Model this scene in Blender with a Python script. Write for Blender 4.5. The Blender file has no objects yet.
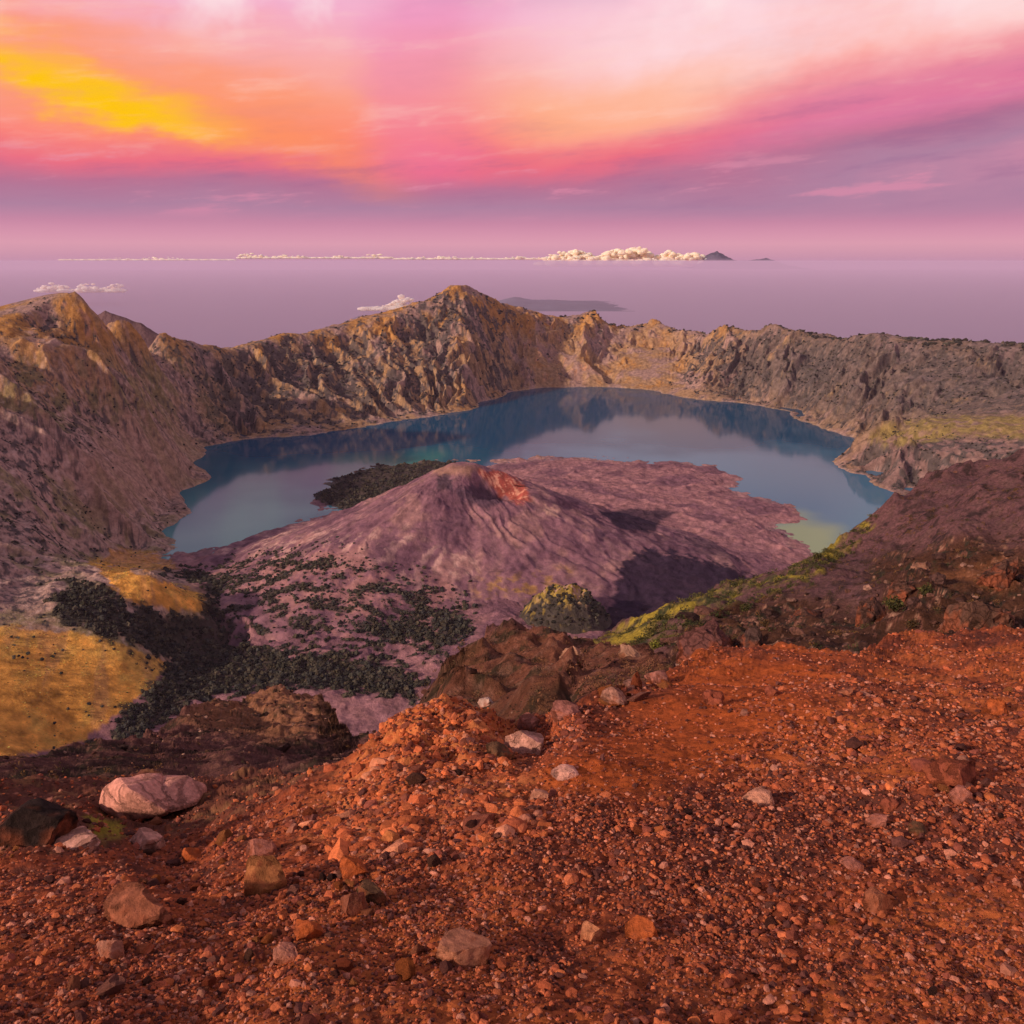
import bpy, bmesh, math, random, time
import numpy as np
from mathutils import Vector, noise as mnoise

T0 = time.time()
S = bpy.context.scene
COL = S.collection
rng = np.random.default_rng(7)
random.seed(7)
R = math.radians

# ------------------------------------------------------------------ camera
F = 512 / math.tan(R(30))
PITCH = math.atan((512 - 261) / F)
CP, SP = math.cos(PITCH), math.sin(PITCH)
LAKE = -720.0
SEA = -2720.0
cam = bpy.data.cameras.new('camera')
cam.angle = R(60)
cam.clip_start = 0.1
cam.clip_end = 900000
camo = bpy.data.objects.new('camera', cam)
COL.objects.link(camo)
camo.location = (0, 0, 0)
camo.rotation_euler = (R(90) - PITCH, 0, 0)
S.camera = camo


def ray(u, v):
    """direction per metre of forward distance: x/y and z/y of the sight line through a pixel"""
    cx = (np.asarray(u, float) - 512) / F
    cy = (512 - np.asarray(v, float)) / F
    dy = CP + cy * SP
    return cx / dy, (-SP + cy * CP) / dy


def at(u, v, y):
    s, t = ray(u, v)
    return np.stack([s * y, np.asarray(y, float) + 0 * s, t * y], -1)


def on_level(u, v, z):
    s, t = ray(u, v)
    y = z / t
    return np.stack([s * y, y, z + 0 * y], -1)


def to_px(x, y, z):
    f = y * CP - z * SP
    up = y * SP + z * CP
    return 512 + F * x / f, 512 - F * up / f


# ------------------------------------------------------------------ numeric noise
_perm = rng.permutation(4096)
_ang = rng.random(4096) * 2 * np.pi
_gx, _gy = np.cos(_ang), np.sin(_ang)


def perlin(x, y, seed=0):
    xi = np.floor(x).astype(np.int64)
    yi = np.floor(y).astype(np.int64)
    xf, yf = x - xi, y - yi
    u = xf * xf * xf * (xf * (xf * 6 - 15) + 10)
    v = yf * yf * yf * (yf * (yf * 6 - 15) + 10)

    def g(ix, iy, dx, dy):
        h = _perm[(_perm[(ix + seed * 131) & 4095] + iy) & 4095]
        return _gx[h] * dx + _gy[h] * dy
    a = g(xi, yi, xf, yf)
    b = g(xi + 1, yi, xf - 1, yf)
    c = g(xi, yi + 1, xf, yf - 1)
    d = g(xi + 1, yi + 1, xf - 1, yf - 1)
    return (a + u * (b - a)) * (1 - v) + (c + u * (d - c)) * v


def fbm(x, y, oct=4, seed=0, gain=.5, lac=2.03):
    r = 0; amp = 1
    for o in range(oct):
        r = r + amp * perlin(x, y, seed + o * 17)
        x = x * lac + 13.7; y = y * lac - 7.1; amp *= gain
    return r


def ridged(x, y, oct=4, seed=0, gain=.5):
    r = 0; amp = 1; w = 1
    for o in range(oct):
        n = 1 - np.abs(perlin(x, y, seed + o * 17)) * 2
        n = n * n * w
        w = np.clip(n * 1.4, 0, 1)
        r = r + amp * n
        x = x * 2.07 + 5.2; y = y * 2.07 + 1.3; amp *= gain
    return r


def sst(a, b, x):
    t = np.clip((x - a) / (b - a), 0, 1)
    return t * t * (3 - 2 * t)


class RBF:
    """multiquadric interpolation with an affine part"""
    def __init__(self, pts, vals, c, reg=1e-6):
        p = np.asarray(pts, float); n = len(p)
        self.p, self.c = p, c
        d = np.sqrt(((p[:, None] - p[None]) ** 2).sum(-1) + c * c)
        A = np.zeros((n + 3, n + 3))
        A[:n, :n] = d - np.eye(n) * reg * d.mean()
        A[:n, n] = 1; A[:n, n + 1:] = p
        A[n, :n] = 1; A[n + 1:, :n] = p.T
        b = np.zeros(n + 3); b[:n] = vals
        self.w = np.linalg.lstsq(A, b, rcond=None)[0]

    def __call__(self, x, y):
        sh = np.shape(x)
        x = np.ravel(x); y = np.ravel(y)
        n = len(self.p)
        out = np.empty(len(x))
        for i in range(0, len(x), 40000):
            xs, ys = x[i:i + 40000], y[i:i + 40000]
            d = np.sqrt((xs[:, None] - self.p[None, :, 0]) ** 2 + (ys[:, None] - self.p[None, :, 1]) ** 2 + self.c ** 2)
            out[i:i + 40000] = d @ self.w[:n] + self.w[n] + xs * self.w[n + 1] + ys * self.w[n + 2]
        return out.reshape(sh)


def poly_mask(px, py, poly, soft, wob=0):
    """1 inside a ground polygon, softened over soft pixels"""
    P = np.asarray(poly, float); n = len(P)
    d2 = np.full(px.shape, 1e18)
    ins = np.zeros(px.shape, bool)
    for i in range(n):
        a, b = P[i], P[(i + 1) % n]
        e = b - a
        t = np.clip(((px - a[0]) * e[0] + (py - a[1]) * e[1]) / (e @ e), 0, 1)
        d2 = np.minimum(d2, (px - a[0] - t * e[0]) ** 2 + (py - a[1] - t * e[1]) ** 2)
        c = (a[1] > py) != (b[1] > py)
        with np.errstate(divide='ignore', invalid='ignore'):
            xi = a[0] + (py - a[1]) / (e[1] if e[1] else 1e-9) * e[0]
        ins ^= c & (px < xi)
    sd = np.where(ins, 1, -1) * np.sqrt(d2) + wob
    return sst(-soft, soft, sd)


def mixc(c, col, m):
    return c + (np.asarray(col, float) - c) * m[..., None]


# ------------------------------------------------------------------ mesh helpers
def link(name, me, parent=None, **props):
    o = bpy.data.objects.new(name, me)
    COL.objects.link(o)
    if parent: o.parent = parent
    for k, v in props.items(): o[k] = v
    return o


def mesh_np(name, verts, faces, mat, colors=None, smooth=True):
    me = bpy.data.meshes.new(name)
    verts = np.asarray(verts, np.float32); faces = np.asarray(faces, np.int32)
    k = faces.shape[1]
    me.vertices.add(len(verts)); me.vertices.foreach_set('co', verts.ravel())
    me.loops.add(faces.size); me.loops.foreach_set('vertex_index', faces.ravel())
    me.polygons.add(len(faces))
    me.polygons.foreach_set('loop_start', np.arange(0, faces.size, k, dtype=np.int32))
    me.polygons.foreach_set('use_smooth', np.full(len(faces), smooth))
    me.update(calc_edges=True)
    if colors is not None:
        ca = me.color_attributes.new('albedo', 'FLOAT_COLOR', 'POINT')
        c4 = np.ones((len(verts), 4), np.float32); c4[:, :3] = colors
        ca.data.foreach_set('color', c4.ravel())
    me.materials.append(mat)
    return me


def grid_faces(nr, nc):
    i = np.arange(nr - 1)[:, None] * nc + np.arange(nc - 1)[None]
    return np.stack([i, i + 1, i + nc + 1, i + nc], -1).reshape(-1, 4)


# ------------------------------------------------------------------ materials
def new_mat(name):
    m = bpy.data.materials.new(name); m.use_nodes = True
    nt = m.node_tree; nt.nodes.clear()
    out = nt.nodes.new('ShaderNodeOutputMaterial')
    return m, nt, out


def earth(name, scale, bump, var=.35, rough=.95, attr=True, base=(.3, .3, .3), det=6, spec=.08, tint=(.9, .85, .8), bscale=None, bdist=1.0, cracks=0):
    m, nt, out = new_mat(name)
    N, L = nt.nodes, nt.links
    b = N.new('ShaderNodeBsdfPrincipled')
    b.inputs['Roughness'].default_value = rough
    b.inputs['Specular IOR Level'].default_value = spec
    tc = N.new('ShaderNodeTexCoord')
    nz = N.new('ShaderNodeTexNoise'); nz.inputs['Scale'].default_value = scale; nz.inputs['Detail'].default_value = det
    nz.inputs['Roughness'].default_value = .65
    L.new(tc.outputs['Object'], nz.inputs['Vector'])
    mr = N.new('ShaderNodeMapRange')
    mr.inputs['From Min'].default_value = .3; mr.inputs['From Max'].default_value = .7
    mr.inputs['To Min'].default_value = 1 - var; mr.inputs['To Max'].default_value = 1 + var
    L.new(nz.outputs['Fac'], mr.inputs['Value'])
    mul = N.new('ShaderNodeVectorMath'); mul.operation = 'SCALE'
    if attr:
        at_ = N.new('ShaderNodeAttribute'); at_.attribute_name = 'albedo'
        L.new(at_.outputs['Color'], mul.inputs[0])
    else:
        mul.inputs[0].default_value = base
    L.new(mr.outputs['Result'], mul.inputs['Scale'])
    L.new(mul.outputs['Vector'], b.inputs['Base Color'])
    if bump:
        n2 = N.new('ShaderNodeTexNoise'); n2.inputs['Scale'].default_value = bscale or scale * 2.3
        n2.inputs['Detail'].default_value = 8; n2.inputs['Roughness'].default_value = .7
        L.new(tc.outputs['Object'], n2.inputs['Vector'])
        hsrc = n2.outputs['Fac']
        if cracks:
            vo = N.new('ShaderNodeTexVoronoi'); vo.feature = 'DISTANCE_TO_EDGE'; vo.inputs['Scale'].default_value = cracks
            wv = N.new('ShaderNodeVectorMath'); wv.operation = 'MULTIPLY_ADD'; wv.inputs[1].default_value = (.35 / cracks * 2,) * 3
            L.new(n2.outputs['Color'], wv.inputs[0]); L.new(tc.outputs['Object'], wv.inputs[2]); L.new(wv.outputs['Vector'], vo.inputs['Vector'])
            cm_ = N.new('ShaderNodeMapRange'); cm_.inputs['From Max'].default_value = .07; cm_.inputs['To Max'].default_value = .55
            L.new(vo.outputs['Distance'], cm_.inputs['Value'])
            ad = N.new('ShaderNodeMath'); L.new(hsrc, ad.inputs[0]); L.new(cm_.outputs['Result'], ad.inputs[1]); hsrc = ad.outputs[0]
        bp = N.new('ShaderNodeBump'); bp.inputs['Strength'].default_value = bump; bp.inputs['Distance'].default_value = bdist
        L.new(hsrc, bp.inputs['Height'])
        L.new(bp.outputs['Normal'], b.inputs['Normal'])
    L.new(b.outputs['BSDF'], out.inputs['Surface'])
    return m


M_crater = earth('crater_rock', .05, .8, .5, bdist=12, det=9, bscale=.06)
M_cone = earth('cone_cinder', .06, .6, .4, bdist=7, det=9, bscale=.07)
M_spur = earth('spur_scree', .7, .9, .5, bdist=1.0, bscale=.9)
M_near = earth('brown_scree', 1.6, .9, .5, bdist=.5, det=9, bscale=2.2)
M_fore = earth('red_scoria', 14, .9, .45, bdist=.02)
M_stone = earth('scoria_stone', 60, .8, .3, bdist=.008)
M_rock = earth('rock_face', 22, .9, .4, bdist=.04, bscale=14, cracks=4.5)
M_outcrop = earth('outcrop_rock', 1.1, .9, .5, bdist=.7, bscale=.8, cracks=.35)
M_veg = earth('scrub_leaves', .3, 0, .4)
M_hill = earth('far_hill', .0006, .5, .4, bdist=200)

# ------------------------------------------------------------------ far terrain: the crater
shore_far = [(162, 556), (164, 530), (180, 492), (190, 465), (205, 447), (240, 440), (300, 436), (340, 430), (400, 420),
             (450, 413), (480, 402), (510, 392), (540, 388), (600, 387), (650, 390), (700, 400), (750, 404), (790, 412),
             (815, 425), (838, 433), (858, 440), (853, 452), (868, 478), (890, 491), (920, 500)]
shore_near = [(175, 556), (200, 551), (240, 546), (262, 537), (300, 521), (332, 512), (312, 498), (330, 480), (370, 467),
              (430, 461), (490, 464), (520, 458), (570, 456), (620, 461), (680, 462), (720, 468), (740, 480), (735, 490),
              (790, 505), (805, 518), (775, 528), (812, 550), (840, 575)]
crest = [(-150, 330, 2500), (-60, 318, 2750), (0, 311, 2850), (30, 304, 2900), (65, 294, 2950), (82, 301, 2960), (97, 316, 3150), (130, 325, 3600), (160, 333, 3950),
         (190, 341, 4080), (215, 347, 4200), (255, 343, 4450), (285, 333, 4650), (330, 326, 4900), (365, 316, 5100), (400, 308, 5200),
         (425, 300, 5250), (445, 290, 5300), (460, 287, 5320), (478, 292, 5400), (500, 302, 5550), (525, 310, 5700), (545, 315, 5800), (575, 318, 5900),
         (595, 311, 5980), (612, 320, 6020), (628, 328, 6050), (655, 319, 6080), (672, 329, 6080), (690, 331, 5850), (728, 327, 5550),
         (770, 324, 5230), (800, 332, 4980), (850, 338, 4600), (870, 334, 4480), (900, 341, 4350), (950, 341, 4180), (995, 345, 4020),
         (1060, 345, 3850), (1180, 340, 3600)]
ctrl = []
def add(p): ctrl.append(tuple(np.asarray(p, float)))
for u, v in shore_far + shore_near: add(on_level(u, v, LAKE))
for u, v, y in crest:
    p = at(u, v, y); add(p)
    k = 1 + 900 / y
    add((p[0] * k, y * k, p[2] - 520))                     # the outer flank falls away behind the crest
    add((p[0] * (k + .35), y * (k + .35), p[2] - 1150))
# lake bed
for u, v in [(200, 500), (230, 470), (260, 500), (300, 470), (380, 440), (450, 430), (540, 410), (600, 420), (660, 430), (740, 430), (800, 460), (830, 500), (780, 480), (850, 520), (270, 470), (560, 435)]:
    p = on_level(u, v, LAKE); add((p[0], p[1], LAKE - 45))
# wall faces between shore and crest
_cu = [c[0] for c in crest]
for u in list(range(215, 880, 35)):
    sv = np.interp(u, [p[0] for p in shore_far[3:21]], [p[1] for p in shore_far[3:21]])
    p0 = on_level(u, sv, LAKE)
    p1 = at(u, np.interp(u, _cu, [c[1] for c in crest]), np.interp(u, _cu, [c[2] for c in crest]))
    for f in (.12, .3, .5, .72):
        p = p0 + (p1 - p0) * f
        p[2] = p0[2] + (p1[2] - p0[2]) * (f * .92 + .08 * f * f)
        add(p)
for q in [(30, 345, 2640), (30, 400, 2330), (30, 450, 2100), (30, 520, 1800), (30, 580, 1560), (-100, 400, 2000), (-100, 550, 1500), (-100, 680, 1150),
          (100, 350, 2900), (100, 400, 2640), (95, 450, 2380), (80, 520, 2050), (100, 560, 1920), (150, 460, 2640), (150, 500, 2440), (110, 375, 2700), (140, 405, 2830), (168, 432, 2960), (183, 450, 3020), (150, 392, 3520), (175, 410, 3580), (195, 425, 3640), (130, 372, 3400), (150, 362, 3700),
          (920, 385, 3830), (985, 395, 3580), (870, 415, 3800), (950, 365, 3980), (1000, 370, 3790),
          # the golden plateau on the right shore and its cliff
          (905, 424, 3200), (930, 418, 3300), (960, 418, 3250), (995, 424, 3050), (885, 440, 3120), (905, 450, 2950), (950, 452, 2880), (930, 440, 3020), (1000, 455, 2800), (1050, 425, 3000), (900, 470, 2880), (880, 465, 3010)]:
    add(at(*q))
# crater floor (u, v, height above the lake)
for u, v, h in [(205, 600, 95), (150, 575, 150), (60, 600, 0), (110, 620, 120), (165, 665, 45), (130, 640, 95), (210, 610, 62), (85, 748, 28), (190, 580, 45), (200, 640, 38), (250, 640, 30), (250, 585, 30),
                (330, 600, 48), (400, 650, 38), (330, 700, 32), (420, 700, 35), (260, 700, 30), (300, 560, 26), (350, 540, 26), (480, 640, 60), (560, 640, 58), (650, 620, 40), (740, 590, 30),
                (790, 560, 14), (760, 530, 22), (700, 500, 30), (640, 490, 34), (600, 475, 26), (550, 470, 20), (700, 480, 20), (660, 540, 45), (690, 570, 40), (420, 480, 16), (380, 490, 14), (340, 495, 12), (500, 560, 60), (430, 560, 50), (380, 520, 30), (250, 555, 14), (200, 720, 25), (150, 740, 28), (300, 640, 34), (820, 600, 20), (900, 640, 20)]:
    if h: add(on_level(u, v, LAKE + h))
for q in [(30, 640, 1330), (30, 700, 1190), (30, 752, 1085), (100, 680, 1290), (60, 660, 1310), (90, 715, 1210), (-100, 760, 1000)]: add(at(*q))

C = np.array(ctrl)
fld = RBF(C[:, :2] / 1000, C[:, 2], .03, 1e-5)

ys = np.concatenate([np.linspace(900, 1150, 40, endpoint=False), np.linspace(1150, 2000, 300, endpoint=False), np.linspace(2000, 2900, 230, endpoint=False),
                     np.linspace(2900, 3500, 90, endpoint=False), np.linspace(3500, 6400, 420, endpoint=False), np.linspace(6400, 9500, 30)])
ss = np.concatenate([np.linspace(-.95, -.62, 90, endpoint=False), np.linspace(-.62, .62, 1180, endpoint=False), np.linspace(.62, .95, 90)])
Y, SS = np.meshgrid(ys, ss, indexing='ij')
X = Y * SS
# coarse evaluation of the smooth field, then linear interpolation up to the fine grid
cy_i = np.unique(np.r_[np.arange(0, len(ys), 4), len(ys) - 1]); cx_i = np.unique(np.r_[np.arange(0, len(ss), 4), len(ss) - 1])
Zc = fld(X[np.ix_(cy_i, cx_i)] / 1000, Y[np.ix_(cy_i, cx_i)] / 1000)
tmp = np.stack([np.interp(ss, ss[cx_i], r) for r in Zc])
Z = np.stack([np.interp(ys, ys[cy_i], c) for c in tmp.T], 1)
gy = np.gradient(Z, axis=0) / np.gradient(Y, axis=0)
gx = np.gradient(Z, axis=1) / np.maximum(np.gradient(X, axis=1), .5)
slope = np.hypot(gx, gy)
H = Z - LAKE
PU0, PV0 = to_px(X, Y, Z)
leftm = 1 - sst(150, 260, PU0)
crn = np.exp(-((PV0 - np.interp(PU0, [c[0] for c in crest], [c[1] for c in crest])) / 9) ** 2)
wall = sst(.28, .6, slope) * sst(2, 60, H)
cxr, cyr = 100., 3200.
TH = np.arctan2(X - cxr, Y - cyr); RR = np.hypot(X - cxr, Y - cyr)
wx = fbm(X / 420, Y / 420, 4, 3)
amp = .3 + .95 * sst(-.3, .25, fbm(X / 700, Y / 700, 2, 7))
gul = ridged(TH * 13 + wx * 1.7, RR / 1500 + wx * .5, 4, 11, .55)
gul2 = ridged(TH * 31 + wx * 3.4, RR / 500, 3, 23, .5)
rough = fbm(X / 110, Y / 110, 5, 41, .58)
ochre = sst(540, 600, PV0) * leftm
big = ridged(TH * 6.2 + wx * .8 + 3, RR / 3200 + wx * .15, 3, 15, .45)
gulL = ridged(Y / 230 + wx * .9 - X / 2600, X / 1300 + wx * .3, 4, 63, .5)
fine = (ridged(X / 105 + wx, Y / 105, 4, 43, .55) - .85) * 11 + rough * 9
far_rib = (big - .85) * 62 + (gul - .95) * amp * (40 - 8 * sst(650, 760, PU0)) + (gul2 - .9) * 24
Z = Z + wall * (1 - .9 * ochre) * ((1 - .5 * crn) * ((1 - leftm) * far_rib + leftm * ((gulL - .9) * 42 + (gul2 - .9) * 5)) + fine * (1 - .45 * crn) * (1 - .35 * leftm))
crestm = sst(.0, .3, slope) * sst(120, 300, H)
Z = Z + crestm * fbm(X / 60, Y / 60, 4, 53, .6) * 11 * sst(3000, 4500, Y)
floor = (1 - sst(.2, .45, slope)) * sst(1, 14, H) * (1 - sst(250, 420, H))
lava = ridged(X / 130, Y / 130, 4, 71, .6)
Z = Z + floor * ((lava - .9) * 6 + fbm(X / 35, Y / 35, 4, 77) * 4)
shorem = np.exp(-(H / 14) ** 2)
Z = Z + shorem * fbm(X / 70, Y / 70, 4, 85, .6) * 9
# rim of the lava peninsula stands a little proud of the water
PU, PV = to_px(X, Y, Z)
H = Z - LAKE
n1 = fbm(X / 160, Y / 160, 4, 101); n2 = fbm(X / 45, Y / 45, 4, 113, .6); n3 = fbm(X / 380, Y / 380, 3, 127)
n4 = fbm(X / 18, Y / 18, 3, 131, .6)
A = np.zeros(X.shape + (3,))
A[:] = (.31, .19, .105)                                        # bare tan-brown wall
A = mixc(A, (.37, .185, .055), sst(-.1, .35, n1 * .7 + .35 * n2 + .2 * n4 + sst(200, 420, H) * .45 - .17 - .1 * leftm))     # ochre grass high on the walls
A = mixc(A, (.30, .19, .16), sst(.05, .4, -n1 + .35 * n2 + .1))       # mauve rock
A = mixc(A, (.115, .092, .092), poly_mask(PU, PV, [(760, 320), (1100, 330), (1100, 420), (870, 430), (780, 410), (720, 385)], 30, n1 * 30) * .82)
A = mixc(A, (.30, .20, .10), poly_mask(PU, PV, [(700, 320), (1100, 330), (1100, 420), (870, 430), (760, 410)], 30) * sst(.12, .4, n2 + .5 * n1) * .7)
A = mixc(A, (.21, .13, .125), poly_mask(PU, PV, [(840, 455), (870, 437), (960, 434), (1100, 440), (1100, 500), (890, 500)], 8, n2 * 8) * .85)
A = mixc(A, (.42, .22, .13), wall * sst(.25, .5, n2 + .2 * n4))         # pale rock scars
fl = poly_mask(PU, PV, [(160, 558), (300, 520), (312, 490), (370, 464), (480, 460), (560, 452), (740, 462), (810, 515), (830, 560), (900, 640), (900, 760), (-300, 800), (60, 700), (180, 660), (215, 600)], 8, n2 * 6)
# dark scrub: in the gullies, and thick on the walls behind the lake
zone = .26 * poly_mask(PU, PV, [(190, 350), (280, 330), (340, 340), (430, 305), (520, 385), (470, 405), (330, 430), (200, 445)], 40) \
     + .17 * poly_mask(PU, PV, [(690, 330), (1000, 340), (1100, 430), (870, 440), (790, 405), (700, 390)], 40) \
     + .02 * poly_mask(PU, PV, [(-100, 330), (100, 340), (190, 440), (150, 560), (40, 600), (-100, 600)], 40) \
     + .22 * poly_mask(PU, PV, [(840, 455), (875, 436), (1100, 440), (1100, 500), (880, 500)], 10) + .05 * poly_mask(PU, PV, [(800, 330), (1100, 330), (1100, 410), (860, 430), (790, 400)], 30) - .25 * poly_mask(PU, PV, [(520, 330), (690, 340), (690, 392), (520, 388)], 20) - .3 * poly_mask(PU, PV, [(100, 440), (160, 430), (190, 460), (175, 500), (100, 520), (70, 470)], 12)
scrub = sst(.06, .2, n2 * (.8 - .4 * leftm) + n4 * (.3 + .5 * leftm) + zone * 1.25 + ((.95 - gul) * .26 + (.85 - big) * .22) * wall * (1 - leftm) + (.8 - gulL) * .3 * wall * leftm - .17) * sst(1, 6, H)
VEG = scrub * sst(.2, .4, slope)
A = mixc(A, (.085, .07, .066), scrub * .93 * (1 - fl))
# left slope: mauve scree
ml = poly_mask(PU, PV, [(-200, 440), (80, 420), (190, 460), (160, 545), (90, 600), (-200, 640)], 25, n1 * 30)
lw = leftm * (1 - fl) * sst(330, 380, PV)
n5 = fbm(X / 9, Y / 9, 3, 141, .65)
A = mixc(A, (.36, .225, .19), np.clip(ml * .8 + lw * .35, 0, 1) * (1 - scrub))
A = mixc(A, (.20, .17, .075), lw * sst(.0, .35, n1 + .5 * n2) * .7)
A = mixc(A, (.10, .075, .075), lw * sst(.05, .3, n4 * .6 + n5 * .6 - .3 * n1) * .85)
A = mixc(A, (.46, .33, .29), lw * sst(.15, .45, -n4 * .5 - n5 * .5 - n2 * .4) * .5)
A = mixc(A, (.36, .21, .15), poly_mask(PU, PV, [(100, 440), (160, 430), (190, 460), (175, 500), (100, 520), (70, 470)], 26, n2 * 30) * .6)
# flat floor: purple lava
A = mixc(A, (.27, .128, .148), fl * np.clip(.9 + .0 * n1, 0, 1))
A = mixc(A, (.38, .19, .19), fl * sst(.05, .45, n2 + .4 * n4) * .6)
A = mixc(A, (.15, .072, .098), fl * sst(.0, .3, -n1 - .4 * n3) * .75)
# ochre grass hills lower left
wob = n2 * 7 + n4 * 3
gr = poly_mask(PU, PV, [(-250, 628), (30, 628), (80, 632), (140, 650), (168, 662), (150, 690), (85, 740), (30, 754), (-250, 790)], 2.5, wob)
gr2 = poly_mask(PU, PV, [(90, 562), (125, 568), (175, 586), (208, 596), (205, 612), (170, 612), (130, 602)], 2.5, wob)
gr3 = poly_mask(PU, PV, [(110, 548), (165, 556), (178, 568), (140, 572), (100, 566)], 3, wob)
gcol = np.array((.66, .305, .06)) * (1 + .45 * n1 + .45 * n4 + .3 * n2)[..., None]
gcol = mixc(gcol, (.42, .285, .07), sst(-.1, .4, n1 * .6 + n2 * .6) * .6)
A = A + (gcol - A) * np.clip(gr + gr2 + .6 * gr3, 0, 1)[..., None]
A = mixc(A, (.30, .16, .10), np.clip(gr + gr2, 0, 1) * sst(.12, .4, fbm((X + Y * .4) / 40, (Y - X * .4) / 260, 4, 203)) * .35)
# dark wooded floor
fo = [[(52, 590), (80, 584), (130, 606), (200, 616), (206, 586), (170, 572), (205, 572), (260, 575), (320, 558), (390, 578), (452, 604), (475, 630), (440, 655), (380, 640), (340, 612), (250, 592), (228, 605), (240, 640), (300, 655), (345, 650), (430, 682), (410, 700), (330, 690), (260, 690), (200, 700), (130, 738), (86, 745), (150, 690), (170, 664), (120, 640), (56, 620)]]
wd = poly_mask(PU, PV, fo[0], 4, n2 * 16 + n4 * 6)
holes = sst(.0, .22, n2 + .5 * n4 + .2 * n1) * poly_mask(PU, PV, [(220, 560), (480, 560), (480, 660), (330, 660), (220, 620)], 10)
wd = wd * (1 - .8 * holes)
tip = poly_mask(PU, PV, [(310, 497), (330, 478), (372, 464), (430, 459), (485, 463), (440, 480), (395, 500), (350, 515)], 2.5, n2 * 3)
wd = np.maximum(wd, tip)
spk = sst(.12, .24, n4 + .5 * n2) * fl * poly_mask(PU, PV, [(220, 560), (330, 540), (480, 600), (470, 660), (330, 680), (230, 640)], 15)
wd = np.maximum(wd, spk * .8)
A = mixc(A, (.038, .034, .028), wd * .93)
# dark purple patch right of the cone, and a small dark lava behind it
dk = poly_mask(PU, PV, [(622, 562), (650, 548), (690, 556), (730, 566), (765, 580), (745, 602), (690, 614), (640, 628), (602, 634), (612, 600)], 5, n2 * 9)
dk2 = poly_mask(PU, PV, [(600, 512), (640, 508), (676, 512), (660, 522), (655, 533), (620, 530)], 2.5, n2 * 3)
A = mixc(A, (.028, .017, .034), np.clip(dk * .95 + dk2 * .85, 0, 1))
# golden plateau
gp = poly_mask(PU, PV, [(862, 440), (885, 424), (930, 417), (1100, 414), (1100, 440), (960, 436), (900, 446)], 3, n2 * 4)
A = mixc(A, (.27, .20, .06), gp * .8 * sst(-.45, .1, n2 + .4 * n4))
A = mixc(A, (.42, .36, .31), np.exp(-((H - 2) / 2.5) ** 2) * .13 * sst(-.1, .25, n3 + .3))     # pale tide line
VEG = np.maximum(VEG, wd)
A = np.clip(A, .01, .9)
nr, nc = X.shape
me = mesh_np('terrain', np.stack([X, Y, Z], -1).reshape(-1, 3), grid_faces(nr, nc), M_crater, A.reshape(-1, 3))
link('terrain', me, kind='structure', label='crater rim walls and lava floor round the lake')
print('terrain', time.time() - T0)

# ------------------------------------------------------------------ the cinder cone
apex = at(457, 466, 2000.)
baseh = LAKE + 40
cr = np.concatenate([np.linspace(0, 620, 230)])
ct = np.linspace(0, 2 * np.pi, 561)
CR, CT = np.meshgrid(cr, ct, indexing='ij')
cx0, cy0 = apex[0] + 10, apex[1] + 20
CX = cx0 + CR * np.cos(CT) * 1.12; CY = cy0 + CR * np.sin(CT) * .95
Ha = apex[2] - baseh
wob_r = 1 + .10 * np.sin(CT * 2 + .6) + .07 * np.sin(CT * 3 + 2.) + .05 * np.sin(CT * 5)
prof = np.clip(1 - (CR / wob_r - 26) / 540, -.2, 1)
cz = baseh - 30 + (Ha + 30) * np.sign(prof) * np.abs(prof) ** 1.18
ridge_pts = [at(485, 474, 1995.), at(520, 486, 1992.), at(545, 503, 1985.), at(600, 528, 1960.)]
k = 12.
for b2, rr in zip(ridge_pts, (420, 420, 430, 420)):
    r2 = np.hypot((CX - b2[0]) / 1.15, CY - b2[1])
    p2 = np.clip(1 - np.clip(r2 - 14, 0, None) / rr, 0, 1)
    cz2 = baseh - 30 + (b2[2] - baseh + 30) * p2 ** 1.2
    cz = np.where(CR > 600, cz, np.maximum(cz, cz2) + k * .25 * np.exp(-np.abs(cz - cz2) / k))
# breached summit crater with a red scar
pc = at(497, 484, 1975.)
rc = np.hypot((CX - pc[0]) / 1.45 - (CY - pc[1]) * .2, (CY - pc[1]))
cz = cz - 58 * np.exp(-(rc / 40) ** 3)
pc2 = at(448, 473, 1985.)
cz = cz - 14 * np.exp(-(np.hypot((CX - pc2[0]) / 1.4, CY - pc2[1]) / 20) ** 2)
cw = fbm(CX / 190, CY / 190, 3, 5)
cg = ridged(CT * 5 + cw * 2.2, CR / 520 + cw, 4, 301, .5)
flank = sst(40, 160, CR) * (1 - sst(480, 600, CR))
cz = cz + flank * ((cg - .95) * 4.0) + fbm(CX / 55, CY / 55, 5, 311, .62) * 6 * (1 - sst(560, 620, CR)) * sst(0, 60, CR)
cz = cz - sst(560, 620, CR) * 40
cu, cv = to_px(CX, CY, cz)
bandm = sst(.02, .2, fbm(CX / 75, CY / 28, 4, 361, .6) + .06 * np.sin(cv * .25)) * poly_mask(cu, cv, [(200, 578), (235, 562), (330, 556), (395, 576), (450, 606), (478, 636), (430, 672), (320, 664), (200, 622)], 8, fbm(CX / 60, CY / 60, 3, 367) * 16)
m1 = fbm(CX / 90, CY / 90, 4, 321); m2 = fbm(CX / 22, CY / 22, 4, 331, .6)
CA = np.zeros(CX.shape + (3,)); CA[:] = (.205, .102, .126)
CA = mixc(CA, (.28, .15, .145), sst(0, .4, m1 + .3 * m2))
CA = mixc(CA, (.135, .066, .09), sst(.05, .4, -m1 + .4 * m2))
streak = fbm(CT * 15 + cw * 4 + m1 * .5, CR / 420, 4, 341, .6)
CA = mixc(CA, (.38, .22, .21), flank * sst(.1, .45, streak) * .22)
CA = mixc(CA, (.11, .055, .075), flank * sst(.1, .4, -streak) * .25)
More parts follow.
